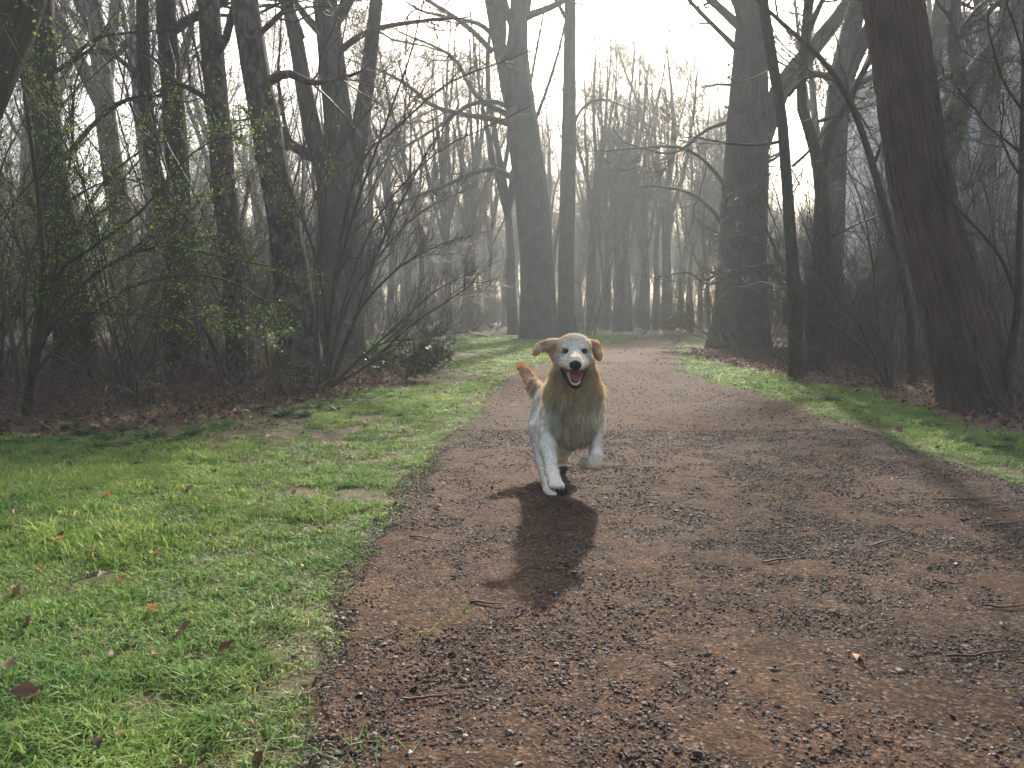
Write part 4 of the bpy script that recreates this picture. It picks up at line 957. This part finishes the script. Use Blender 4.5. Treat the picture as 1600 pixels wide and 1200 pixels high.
# cut stumps with orange wood
M_cut = simple_mat('cut_wood', (0.42, 0.16, 0.05), (0.60, 0.28, 0.10), 14, .7)
def stump(px, py, Y, r, h, tilt, lab):
    b = at(px, py, Y); b[2] = hfun(b[0], b[1]); root = empty('tree_stump', b, lab, 'stump')
    P = np.array([[0, 0, -.1], [0, 0, h * .5], [tilt * h, 0, h]]); R = np.array([r * 1.2, r, r * .92]); P, R = resample(P, R, 10)
    V, F, bk = bark_tube(P, R, 16, .1, 7, .2); link('trunk', trunk_mesh('trunk', [(V, F, bk)], (0, 0, 0)), M_dark, root)
    a = np.arange(14) * 2 * math.pi / 14; top = P[-1]; rj = r * .93 * g.uniform(.85, 1.05, 14)
    V = np.concatenate([[top + [0, 0, .03]], top + np.stack([np.cos(a) * rj, np.sin(a) * rj * .9, g.uniform(-.06, .02, 14) - np.sin(a) * -.05], 1), top + np.stack([np.cos(a) * rj, np.sin(a) * rj, np.full(14, -.1)], 1)])
    k = np.arange(14); k2 = (k + 1) % 14
    link('cut_face', mesh_np('cut_face', V, [np.stack([k + 1, k2 + 1, k2 + 15, k + 15], 1), np.stack([np.zeros(14, int), k + 1, k2 + 1], 1)], False), M_cut, root)
stump(195, 612, 8.4, .075, .17, .3, 'freshly cut stump with orange wood, left one in the undergrowth')
stump(239, 612, 8.3, .07, .16, -.3, 'freshly cut stump with orange wood, right one above a dark hollow')

# larger single things lying on grass and path
big_leaf = [leaf_mesh(50 + i, 7) for i in range(3)]
M_orange = leaf_mat('orange_leaf', [(0, (0.30, 0.12, 0.04)), (1, (0.45, 0.22, 0.09))], .35, .5, .4)
M_brownl = leaf_mat('brown_leaf', [(0, (0.07, 0.035, 0.025)), (1, (0.14, 0.07, 0.04))], .25, .5, .4)
for i, (px, py, k) in enumerate([(240, 977, 0), (288, 1008, 1), (355, 1040, 1), (246, 888, 0), (92, 868, 0), (18, 1078, 1), (96, 862, 1), (43, 1006, 1), (40, 1120, 1), (365, 738, 1), (516, 802, 0), (165, 925, 1), (372, 778, 1), (150, 890, 1), (108, 742, 1), (170, 797, 0), (30, 862, 1)]):
    q = grd(px, py); q[2] = hfun(q[0], q[1]) + .035
    o = link('fallen_leaf', big_leaf[i % 3].copy(), [M_orange, M_brownl][k], None, q)
    o['label'] = ['orange dead leaf lying on the left lawn', 'curled dark brown dead leaf lying on the left lawn'][k]; o['category'] = 'leaf'; o['group'] = ['orange leaves on the lawn', 'brown leaves on the lawn'][k]
    s = g.uniform(.035, .05); o.scale = (s, s, s); o.rotation_euler = (g.normal(0, .4), g.normal(0, .4), g.uniform(0, 6.28))
M_stoned = simple_mat('dark_stone', (0.018, 0.017, 0.018), (0.04, 0.036, 0.034), 30, .5)
M_stonel = simple_mat('pale_stone', (0.22, 0.17, 0.14), (0.34, 0.28, 0.24), 30, .6)
for i, (px, py, s, k) in enumerate([(563, 1100, .010, 0), (685, 1009, .010, 0), (740, 1018, .011, 0), (708, 1033, .010, 0), (796, 1162, .012, 0), (1210, 1060, .010, 0), (1206, 1058, .009, 0), (1420, 1087, .011, 0), (1214, 1118, .011, 0),
        (869, 1049, .010, 1), (1500, 1080, .012, 1), (1110, 925, .008, 0), (1547, 946, .007, 0), (1494, 889, .010, 0), (1340, 1040, .012, 0), (1090, 1195, .013, 0), (640, 1195, .012, 0), (1145, 1060, .010, 0), (1590, 1110, .011, 0)]):
    q = grd(px, py); q[2] = path_h(q[0], q[1]) + s * .2
    o = link('stone', stones[i % 7][0].copy(), None, None, q); o.data.materials.clear(); o.data.materials.append([M_stoned, M_stonel][k])
    o['label'] = ['small dark stone lying on the cinder path', 'small pale stone lying on the cinder path'][k]; o['category'] = 'stone'; o['group'] = ['dark stones on the path', 'pale stones on the path'][k]
    o.scale = (s, s, s); o.rotation_euler = (g.normal(0, .2), g.normal(0, .2), g.uniform(0, 6.28))
M_tw = simple_mat('fallen_twig', (0.045, 0.018, 0.014), (0.10, 0.045, 0.030), 30, .6)
for i, (a, b2, b3) in enumerate([((1478, 1039), (1530, 1036), (1592, 1030)), ((1535, 958), (1570, 960), (1600, 957)), ((1465, 786), (1520, 787), (1560, 781)), ((1192, 888), (1230, 883), (1262, 872)), ((1355, 864), (1385, 856), (1412, 846)),
        ((1460, 918), (1480, 922), (1505, 923)), ((632, 1112), (665, 1110), (700, 1106)), ((735, 952), (760, 955), (790, 958)), ((1210, 828), (1230, 831), (1245, 836)), ((1425, 870), (1437, 875), (1450, 876)), ((640, 850), (665, 852), (690, 856)), ((1540, 830), (1580, 824), (1610, 822)),
        ((930, 738), (960, 737), (985, 736)), ((770, 678), (790, 680), (815, 676)), ((1185, 690), (1210, 693), (1235, 690))]):
    q = np.array([grd(*t) for t in (a, b2, b3)]); q[:, 2] = path_h(q[:, 0], q[:, 1]) + .006; q = smooth_line(q, 8); q[:, 2] += g.uniform(0, .006, 8)
    bg_ = Bag(); bg_.tubes(q[None], np.linspace(.0035, .0018, 8)[None], 6); o = link('fallen_twig', bg_.mesh('fallen_twig', q[0]), M_tw, None, q[0])
    o['label'] = 'thin reddish brown twig lying on the cinder path'; o['category'] = 'twig'; o['group'] = 'fallen twigs on the path'
# ------------------------------------------------------------------ the dog
class SDF:
    def __init__(s): s.pr = []
    def cap(s, a, b, ra, rb, k=.02, tag='body'): s.pr.append(('c', np.array(a, float), np.array(b, float), ra, rb, k, tag))
    def ell(s, c, rad, rot=(0, 0, 0), k=.02, tag='body', neg=False): s.pr.append(('n' if neg else 'e', np.array(c, float), np.array(rad, float), np.array(Euler(rot).to_matrix()), None, k, tag))
    @staticmethod
    def dist(p, X):
        if p[0] == 'c':
            a, b, ra, rb = p[1:5]; d = b - a; L2 = max(d @ d, 1e-9); t = np.clip(((X - a) @ d) / L2, 0, 1)
            return np.linalg.norm(X - a - t[..., None] * d, axis=-1) - (ra + (rb - ra) * t)
        q = (X - p[1]) @ p[3]; r = p[2]; k0 = np.linalg.norm(q / r, axis=-1); k1 = np.linalg.norm(q / r ** 2, axis=-1)
        return k0 * (k0 - 1) / np.maximum(k1, 1e-6)
    def bounds(s, p, m):
        if p[0] == 'c': r = max(p[3], p[4]) + m; return np.minimum(p[1], p[2]) - r, np.maximum(p[1], p[2]) + r
        e = np.abs(p[3]) @ p[2] + m; return p[1] - e, p[1] + e
    def grid(s, h):
        B = [s.bounds(p, .03) for p in s.pr]; lo = np.min([b[0] for b in B], 0); hi = np.max([b[1] for b in B], 0)
        n = np.ceil((hi - lo) / h).astype(int) + 1; Vv = np.full(n, .06, np.float32)
        for p in s.pr:
            l, u = s.bounds(p, .06); i0 = np.maximum(((l - lo) / h).astype(int), 0); i1 = np.minimum(np.ceil((u - lo) / h).astype(int) + 1, n)
            ax = [lo[i] + h * np.arange(i0[i], i1[i]) for i in range(3)]; X = np.stack(np.meshgrid(*ax, indexing='ij'), -1)
            d = s.dist(p, X); sl_ = tuple(slice(i0[i], i1[i]) for i in range(3)); k = p[5]
            if p[0] == 'n':
                v = Vv[sl_]; hh = np.maximum(k - np.abs(v + d), 0) / k; Vv[sl_] = np.maximum(v, -d) + hh * hh * k / 4
            else:
                v = Vv[sl_]; hh = np.maximum(k - np.abs(v - d), 0) / k; Vv[sl_] = np.minimum(v, d) - hh * hh * k / 4
        s.lo, s.h, s.V = lo, h, Vv
        return s
    def nets(s):
        V, lo, h = s.V, s.lo, s.h; ins = V < 0; n = np.array(V.shape)
        acc = np.zeros((*(n - 1), 3), np.float32); cnt = np.zeros(n - 1, np.float32)
        for ax in range(3):
            sa = [slice(None)] * 3; sb = [slice(None)] * 3; sa[ax] = slice(0, -1); sb[ax] = slice(1, None)
            A, B = V[tuple(sa)], V[tuple(sb)]; cr = (A < 0) != (B < 0); ix = np.argwhere(cr); t = (A[cr] / (A[cr] - B[cr]))
            pos = ix.astype(np.float32); pos[:, ax] += t; oth = [i for i in range(3) if i != ax]
            for d1 in (0, -1):
                for d2 in (0, -1):
                    c = ix.copy(); c[:, oth[0]] += d1; c[:, oth[1]] += d2
                    ok = ((c >= 0) & (c < n - 1)).all(1); cc = c[ok]; np.add.at(acc, tuple(cc.T), pos[ok]); np.add.at(cnt, tuple(cc.T), 1)
        act = cnt > 0; idx = np.full(n - 1, -1, np.int64); idx[act] = np.arange(act.sum()); verts = acc[act] / cnt[act][:, None] * h + lo
        Fs = []
        for ax in range(3):
            sa = [slice(None)] * 3; sb = [slice(None)] * 3; sa[ax] = slice(0, -1); sb[ax] = slice(1, None)
            A, B = V[tuple(sa)], V[tuple(sb)]; cr = (A < 0) != (B < 0); ix = np.argwhere(cr); fl = (A[cr] >= 0)
            o1, o2 = [(1, 2), (2, 0), (0, 1)][ax]; q = []
            for d1, d2 in ((0, 0), (-1, 0), (-1, -1), (0, -1)):
                c = ix.copy(); c[:, o1] += d1; c[:, o2] += d2; q.append(c)
            ok = np.all([((c >= 0) & (c < n - 1)).all(1) for c in q], 0)
            f = np.stack([idx[tuple(c[ok].T)] for c in q], 1); f[fl[ok]] = f[fl[ok]][:, ::-1]; Fs.append(f)
        return verts.astype(float), np.concatenate(Fs)
    def sample(s, X):
        q = (X - s.lo) / s.h; i = np.clip(q.astype(int), 0, np.array(s.V.shape) - 2); f = q - i; r = 0
        for a in (0, 1):
            for b in (0, 1):
                for c in (0, 1):
                    r = r + s.V[i[..., 0] + a, i[..., 1] + b, i[..., 2] + c] * (f[..., 0] if a else 1 - f[..., 0]) * (f[..., 1] if b else 1 - f[..., 1]) * (f[..., 2] if c else 1 - f[..., 2])
        return r

D = SDF(); A = at
# trunk of the body: chest, belly, rump
D.cap(A(893, 652, 3.44), A(884, 640, 3.72), .098, .100, .04, 'chest'); D.cap(A(884, 640, 3.72), A(868, 632, 4.0), .100, .098, .04, 'back')
D.ell(A(894, 650, 3.40), (.094, .08, .100), (0, 0, 0), .04, 'chest'); D.cap(A(893, 618, 3.55), A(870, 612, 3.98), .075, .075, .04, 'back')
# neck and ruff
D.cap(A(893, 618, 3.50), A(897, 563, 3.36), .100, .068, .04, 'ruff'); D.ell(A(897, 610, 3.40), (.114, .085, .088), (.2, 0, 0), .04, 'ruff')
D.ell(A(897, 585, 3.36), (.082, .06, .06), (0, 0, 0), .03, 'ruff')
# head
D.ell(A(897, 548, 3.29), (.071, .085, .065), (0, 0, 0), .02, 'skull'); D.ell(A(897, 540, 3.26), (.066, .06, .046), (0, 0, 0), .02, 'skull')
D.ell(A(881, 563, 3.24), (.033, .06, .039), (0, 0, 0), .02, 'cheek'); D.ell(A(913, 563, 3.24), (.033, .06, .039), (0, 0, 0), .02, 'cheek')
D.cap(A(898, 558, 3.20), A(899, 565, 3.085), .037, .025, .018, 'muzzle'); D.cap(A(886, 567, 3.17), A(892, 572, 3.09), .022, .016, .012, 'muzzle'); D.cap(A(911, 567, 3.17), A(906, 572, 3.09), .022, .016, .012, 'muzzle')
D.ell(A(886, 543, 3.215), (.020, .014, .010), (0, 0, 0), .012, 'skull'); D.ell(A(911, 543, 3.215), (.020, .014, .010), (0, 0, 0), .012, 'skull')
# lower jaw
D.cap(A(898, 590, 3.24), A(898.5, 598, 3.125), .034, .017, .015, 'jaw')
# mouth cavity
D.ell(A(898, 584, 3.13), (.033, .085, .026), (.30, 0, 0), .008, 'mouth', True); D.ell(A(898, 579, 3.13), (.050, .050, .011), (.2, 0, 0), .008, 'mouth', True)
# eye sockets
D.ell(A(883.5, 549, 3.205), (.013, .012, .010), (0, 0, 0), .008, 'skull', True); D.ell(A(912.8, 549, 3.205), (.013, .012, .010), (0, 0, 0), .008, 'skull', True)
# ears
D.cap(A(873, 536, 3.33), A(860, 536, 3.315), .022, .018, .02, 'ear')
D.ell(A(861, 541, 3.315), (.034, .014, .032), (0, .15, 0), .012, 'ear'); D.ell(A(850, 540, 3.30), (.036, .009, .022), (0, -.35, 0), .012, 'ear'); D.ell(A(839, 549, 3.29), (.022, .008, .015), (0, -.75, 0), .010, 'ear')
D.ell(A(866, 553, 3.32), (.016, .014, .034), (0, 0, 0), .012, 'ear')
D.cap(A(922, 538, 3.33), A(930, 541, 3.34), .022, .02, .02, 'ear'); D.ell(A(931, 547, 3.335), (.020, .016, .040), (0, -.28, 0), .012, 'ear'); D.ell(A(935, 554, 3.32), (.013, .012, .026), (0, -.05, 0), .012, 'ear')
# forelegs
D.cap(A(865, 640, 3.46), A(859, 672, 3.43), .056, .047, .025, 'leg'); D.cap(A(859, 672, 3.43), A(857, 700, 3.36), .046, .037, .02, 'leg')
D.cap(A(857, 700, 3.36), A(863, 738, 3.19), .036, .025, .02, 'leg'); D.cap(A(863, 738, 3.19), A(868, 756, 3.12), .026, .029, .015, 'paw')
for dx in (-8.5, -3, 3, 8.5): D.cap(A(868 + dx * .6, 752, 3.11), A(870 + dx, 761 - abs(dx) * .25, 3.075), .013, .0105, .006, 'paw')
D.cap(A(926, 635, 3.45), A(932, 670, 3.45), .054, .036, .02, 'leg'); D.cap(A(932, 670, 3.45), A(931, 712, 3.38), .030, .024, .015, 'leg')
D.cap(A(931, 712, 3.38), A(927, 722, 3.38), .028, .029, .012, 'paw'); D.cap(A(927, 722, 3.38), A(912, 725, 3.45), .028, .024, .015, 'paw')
for dy in (-6, -1, 4): D.cap(A(914, 723 + dy, 3.45), A(909, 724 + dy, 3.48), .012, .010, .006, 'paw')
# hind legs
D.cap(A(858, 634, 4.0), A(841, 670, 3.88), .084, .050, .03, 'thigh'); D.cap(A(841, 670, 3.88), A(846, 720, 3.80), .044, .025, .02, 'thigh')
D.cap(A(846, 720, 3.80), A(857, 766, 3.54), .024, .021, .02, 'leg'); D.cap(A(858, 766, 3.54), A(862, 776, 3.46), .026, .026, .015, 'paw')
for dx in (-7, -2.3, 2.3, 7): D.cap(A(862 + dx * .6, 776, 3.47), A(863 + dx, 779, 3.43), .0125, .010, .006, 'paw')
D.cap(A(885, 640, 4.0), A(890, 684, 3.86), .085, .056, .03, 'thigh'); D.cap(A(890, 684, 3.86), A(879, 712, 3.96), .042, .027, .02, 'thigh'); D.cap(A(879, 712, 3.96), A(882, 716, 4.16), .024, .024, .015, 'paw')
# tail
D.cap(A(852, 615, 4.06), A(838, 604, 4.15), .032, .026, .02, 'tail'); D.cap(A(838, 604, 4.15), A(829, 592, 4.18), .026, .026, .02, 'tail'); D.cap(A(829, 592, 4.18), A(817, 576, 4.2), .030, .022, .02, 'tail_tip')
D.grid(.0046); DV, DF = D.nets()

PAL = dict(back=(.95, .86, .72), chest=(.95, .80, .62), ruff=(.94, .75, .53), skull=(.95, .87, .74), cheek=(.94, .82, .66), muzzle=(.95, .87, .75), jaw=(.66, .58, .50), mouth=(.03, .012, .012),
           ear=(.84, .62, .42), leg=(.97, .86, .71), paw=(.96, .85, .70), thigh=(.92, .87, .79), tail=(.88, .70, .50), tail_tip=(.76, .48, .30))
def dog_col(X, ant=True):
    W = np.zeros(len(X)); C = np.zeros((len(X), 3))
    for p in D.pr:
        if p[6] == 'mouth': continue
        d = D.dist(p, X); w = np.exp(-np.clip(np.abs(d), 0, .3) / .024) if p[0] != 'n' else 0
        W += w; C += (w * np.ones(len(X)))[:, None] * np.array(PAL[p[6]])
    C = C / np.maximum(W, 1e-12)[:, None]
    # pale shoulders, golden bib down the middle of the chest
    u = (X[:, 0] - A(897, 640, 3.4)[0]); sh = np.clip((np.where(u < 0, -u - .025, u - .060)) / .055, 0, 1) * np.clip((.51 - X[:, 2]) / .06, 0, 1) * (X[:, 2] > .2) * (X[:, 1] > 3.2) * (X[:, 1] < 3.6)
    C = C * (1 - sh[:, None]) + np.array([.97, .87, .73]) * sh[:, None]
    hu = A(897, 548, 3.29); tp = np.clip((np.abs(X[:, 0] - hu[0]) - .046) / .03, 0, 1) * (X[:, 2] > hu[2] - .02) * (X[:, 1] > 3.2); C = C * (1 - .75 * tp[:, None]) + .75 * np.array([.90, .68, .46]) * tp[:, None]
    n = vnoise(X * 25, 3)[:, None]; C = C * (.82 + .26 * n + .14 * vnoise(X * np.array([70, 70, 22]), 8)[:, None])
    mc = np.ones(len(X)) * 9
    for p in D.pr:
        if p[6] == 'mouth': mc = np.minimum(mc, D.dist(p, X))
    mm = np.clip(1 - (mc - .003) / .0035, 0, 1)[:, None] * (X[:, 2] > A(898, 603, 3.1)[2])[:, None]; C = C * (1 - mm) + np.array(PAL['mouth']) * mm
    for e in EYES:
        r = np.linalg.norm((X - e) * np.array([1, .5, 1.2]), axis=1); k = np.clip(2.2 - r / .0095, 0, 1)[:, None]; C = C * (1 - k) + np.array([.05, .035, .03]) * k
    return C
def surf(px, py, y0=2.95, y1=3.5):
    Y = np.arange(y0, y1, .001); X = np.array([A(px, py, y) for y in Y]); v = D.sample(X); i = np.argmax(v < 0); return X[i]
EYES = [surf(883.5, 549), surf(912.8, 549)]
dog = empty('dog', (float(A(862, 780, 3.47)[0]), 3.6, 0), 'cream and golden long-haired dog running up the path with mouth open', 'dog')
DO = np.array(dog.location)
dme = mesh_np('dog_body', DV - DO, DF); vcol(dme, 'col', dog_col(DV))
m, nt, out = mat('dog_skin'); M_skin = m
c = N(nt, 'ShaderNodeAttribute', attribute_name='col').outputs['Color']; p = N(nt, 'ShaderNodeBsdfPrincipled'); p.inputs['Roughness'].default_value = .7; p.inputs['Specular IOR Level'].default_value = .2
nt.links.new(c, p.inputs['Base Color']); nt.links.new(p.outputs[0], out.inputs[0])
link('body', dme, M_skin, dog)
# fur
fr = np.random.default_rng(9)
q0, q1, q2, q3 = (DV[DF[:, i]] for i in range(4)); area = np.linalg.norm(np.cross(q2 - q0, q3 - q1), axis=1) * .5; nrm = norm(np.cross(q2 - q0, q3 - q1))
# smoothed normals from the field
def field_n(X, e=.006):
    return norm(np.stack([D.sample(X + np.eye(3)[i] * e) - D.sample(X - np.eye(3)[i] * e) for i in range(3)], -1))
NF = 50000
ci_ = (q0 + q1 + q2 + q3) / 4
wgt = area * np.where(ci_[:, 1] < 3.5, 1.5, 1.0) * np.where((ci_[:, 2] > .6) & (ci_[:, 1] < 3.4), 2.2, 1.0)
fi = fr.choice(len(DF), NF, p=wgt / wgt.sum()); uv = fr.random((NF, 2)); X = (q0[fi] * (1 - uv[:, :1]) + q1[fi] * uv[:, :1]) * (1 - uv[:, 1:]) + (q3[fi] * (1 - uv[:, :1]) + q2[fi] * uv[:, :1]) * uv[:, 1:]
Nn = field_n(X)
tags = np.array([p[6] for p in D.pr]); dd = np.stack([D.dist(p, X) if p[0] != 'n' else np.full(len(X), 9.) for p in D.pr], 1); tg = tags[np.argmin(dd, 1)]
LEN = dict(back=.018, chest=.040, ruff=.044, skull=.009, cheek=.016, muzzle=.005, jaw=.006, ear=.010, leg=.012, paw=.007, thigh=.018, tail=.042, tail_tip=.024, mouth=.002)
ln = np.array([LEN[t] for t in tg]) * fr.uniform(.55, 1.25, NF)
comb = np.tile(np.array([0, .35, -1.0]), (NF, 1))
nose = A(899, 571, 3.05); headm = np.isin(tg, ['skull', 'cheek', 'muzzle', 'jaw']); hd = norm(X - nose); comb[headm] = hd[headm]
em = (tg == 'ear'); comb[em] = norm(np.stack([np.sign(X[em, 0] - A(897, 548, 3.3)[0]) * .9, np.full(em.sum(), .1), np.full(em.sum(), -.7)], 1))
tm = np.isin(tg, ['tail']); comb[tm] = np.array([-.3, .2, -.9]); tm = tg == 'tail_tip'; comb[tm] = np.array([-.5, .1, .45])
bm = tg == 'back'; comb[bm] = np.array([-.15, .9, -.5])
rm = np.isin(tg, ['ruff', 'chest']); comb[rm] = np.stack([(X[rm, 0] - A(897, 600, 3.4)[0]) * 4.0, np.full(rm.sum(), .1), np.full(rm.sum(), -1.)], 1)
comb = norm(comb)
# clump: nearby hairs share a direction jitter
jit = np.stack([vnoise(X * 38, s_) - .5 for s_ in (11, 12, 13)], 1) * 1.3
d0 = norm(Nn * np.where(headm, .35, .65)[:, None] + comb * .9 + jit * np.where(headm, .25, np.where(np.isin(tg, ['leg', 'paw', 'thigh', 'back']), .18, .6))[:, None] + fr.normal(size=(NF, 3)) * .12)
d0 = norm(d0 + Nn * np.maximum(0.12 - (d0 * Nn).sum(1), 0)[:, None])
mask_eye = np.min([np.linalg.norm(X - e, axis=1) for e in EYES], 0) > .0175
mc = np.min([D.dist(p, X) for p in D.pr if p[6] == 'mouth'], 0) > .005
inner = np.abs(X[:, 1] - 3.30) < .02
keep = mask_eye & mc & (np.linalg.norm((X - A(899, 570, 3.07)) , axis=1) > .024)
X, d0, ln, Nn, comb, tg = X[keep], d0[keep], ln[keep], Nn[keep], comb[keep], tg[keep]; n = len(X)
p1 = X - Nn * .002; a1 = X + d0 * ln[:, None] * .4; d1 = norm(d0 + comb * .5); a2 = a1 + d1 * ln[:, None] * .35; d2 = norm(d1 + comb * .35 + np.array([0, 0, -.15])); a3 = a1 + (d1 * .5 + d2 * .5) * ln[:, None] * .65
PP = np.stack([p1, a1, a3], 1); wd = np.where(ln > .02, .0016, .0012)[:, None] * np.array([1, .85, .15])[None]
V_, F_ = tubes(PP, wd, 3)
hc = dog_col(X) * (lambda am: 1 - am * .5 + am * vnoise(X * np.array([55, 55, 18]), 77)[:, None])(np.where(np.isin(tg, ['ruff', 'chest', 'tail', 'ear']), .5, .16)[:, None]) * fr.uniform(.82, 1.18, (n, 1)) * (1 + fr.uniform(-.04, .05, (n, 3)))
# damp dark belly feathers
bel = (np.linalg.norm((X - A(902, 694, 3.44)) * np.array([1, 1, 1.2]), axis=1) < .05); hc[bel] *= np.array([.35, .33, .32])
hb = Bag(); hb.add(V_, F_, np.repeat(np.clip(hc, 0, .95), 9, 0))
# long damp tassels under the chest
k = 260; tx = A(902, 690, 3.45) + fr.normal(size=(k, 3)) * np.array([.022, .03, .008]); L = fr.uniform(.02, .06, k); P4 = np.zeros((k, 5, 3)); P4[:, 0] = tx + [0, 0, .03]
dq = norm(fr.normal(size=(k, 3)) * .25 + np.array([.12, 0, -1]))
for i in range(4): P4[:, i + 1] = P4[:, i] + dq * ((L + .02) / 4)[:, None]; dq = norm(dq + fr.normal(size=(k, 3)) * .12)
Vv, Fv = tubes(P4, np.full((k, 5), .0016) * np.linspace(1, .2, 5), 3); hb.add(Vv, Fv, np.array([.06, .045, .04]))
M_fur = leaf_mat('fur', [(0, (1, 1, 1)), (1, (1, 1, 1))], .58, .6, .15, attr=True)
f_ = link('fur', hb.mesh('fur', DO), M_fur, dog); f_['kind'] = 'stuff'
# face parts
def pmat(name, col_, rough=.3, spec=.6):
    m, nt, out = mat(name); p = N(nt, 'ShaderNodeBsdfPrincipled'); p.inputs['Base Color'].default_value = (*col_, 1); p.inputs['Roughness'].default_value = rough; p.inputs['Specular IOR Level'].default_value = spec
    tc = N(nt, 'ShaderNodeTexCoord'); n1 = noise_n(nt, tc.outputs['Object'], 300, 3); b = bump(nt, n1.outputs[0], .3, .001); nt.links.new(b.outputs[0], p.inputs['Normal'])
    nt.links.new(p.outputs[0], out.inputs[0]); return m
M_eye = pmat('eye', (.012, .007, .005), .08, .8); M_nose = pmat('nose', (.010, .009, .010), .5, .25); M_lip = pmat('lip', (.010, .008, .009), .5, .25)
M_tongue = pmat('tongue', (.36, .10, .095), .45, .4); M_teeth = pmat('teeth', (.78, .74, .66), .25, .5); M_pad = pmat('paw_pad', (.018, .016, .016), .6, .3)
def ell_mesh(name, rad, sub=3, shape=None):
    import bmesh
    bm_ = bmesh.new(); bmesh.ops.create_icosphere(bm_, subdivisions=sub, radius=1); me = bpy.data.meshes.new(name)
    for v in bm_.verts:
        c_ = v.co; 
        if shape: c_ = Vector(shape(c_))
        v.co = (c_.x * rad[0], c_.y * rad[1], c_.z * rad[2])
    for f in bm_.faces: f.smooth = True
    bm_.to_mesh(me); bm_.free(); return me
for e in EYES:
    o = link('eye', ell_mesh('eye', (.0150, .0120, .0125)), M_eye, dog, Vector(e + np.array([0, .002, 0]) - DO))
link('nose', ell_mesh('nose', (.0245, .018, .0225), 3, lambda c: (c.x * (1 + .22 * c.z), c.y, c.z * (1 - .15 * abs(c.x)))), M_nose, dog, Vector(A(899, 571.5, 3.062) - DO))
nz = link('nostril', ell_mesh('nostril', (.0045, .004, .0035), 2), M_pad, dog, Vector(A(895.5, 572, 3.043) - DO)); link('nostril', nz.data, None, dog, Vector(A(902.5, 572, 3.043) - DO))
def tube_part(name, pts, r, mt_, sides=8, n_=24):
    P = smooth_line(np.array(pts), n_); R = np.interp(np.linspace(0, 1, n_), np.linspace(0, 1, len(r)), r); b = Bag(); b.tubes(P[None], R[None], sides); return link(name, b.mesh(name, DO), mt_, dog)
# lower lip: corner - chin - corner
tube_part('lip', [A(876.5, 575, 3.185), A(881, 585, 3.165), A(887.5, 596, 3.135), A(893, 603, 3.115), A(899, 605.5, 3.105), A(905, 603, 3.115), A(909.5, 594, 3.14), A(914, 584, 3.165), A(918, 576, 3.185)], [.004, .0088, .0088, .0066, .0058, .0055, .005, .0048, .004], M_lip)
# upper lip edge
tube_part('lip', [A(876.5, 575, 3.18), A(884, 579.5, 3.14), A(892, 580, 3.095), A(899, 578.5, 3.075), A(906, 580, 3.095), A(912, 579, 3.14), A(918, 576, 3.18)], [.002, .0022, .002, .002, .002, .0022, .002], M_lip)
# teeth round the lower jaw
tube_part('teeth', [A(888, 587, 3.155), A(890.5, 594, 3.13), A(894, 599, 3.112), A(899, 600.8, 3.103), A(904, 599, 3.112), A(907, 593, 3.13), A(909, 586, 3.155)], [.001, .0024, .0026, .0026, .0026, .0024, .001], M_teeth)
# tongue
link('tongue', ell_mesh('tongue', (.027, .044, .008), 3, lambda c: (c.x, c.y, c.z + .9 * c.x * c.x)), M_tongue, dog, Vector(A(899.5, 588.5, 3.15) - DO)).rotation_euler = (.38, .08, 0)
# pads of the lifted paw
def pad(px, py, Y, rad, rot=(0, 0, 0)): link('paw_pad', ell_mesh('paw_pad', rad, 2), M_pad, dog, Vector(A(px, py, Y) - DO)).rotation_euler = rot
pad(876, 766, 3.09, (.024, .020, .013), (.3, .2, 0)); pad(884, 767, 3.085, (.011, .012, .013)); pad(870, 764, 3.08, (.009, .010, .009)); pad(864, 761, 3.085, (.008, .009, .008)); pad(879, 772, 3.085, (.014, .012, .008))
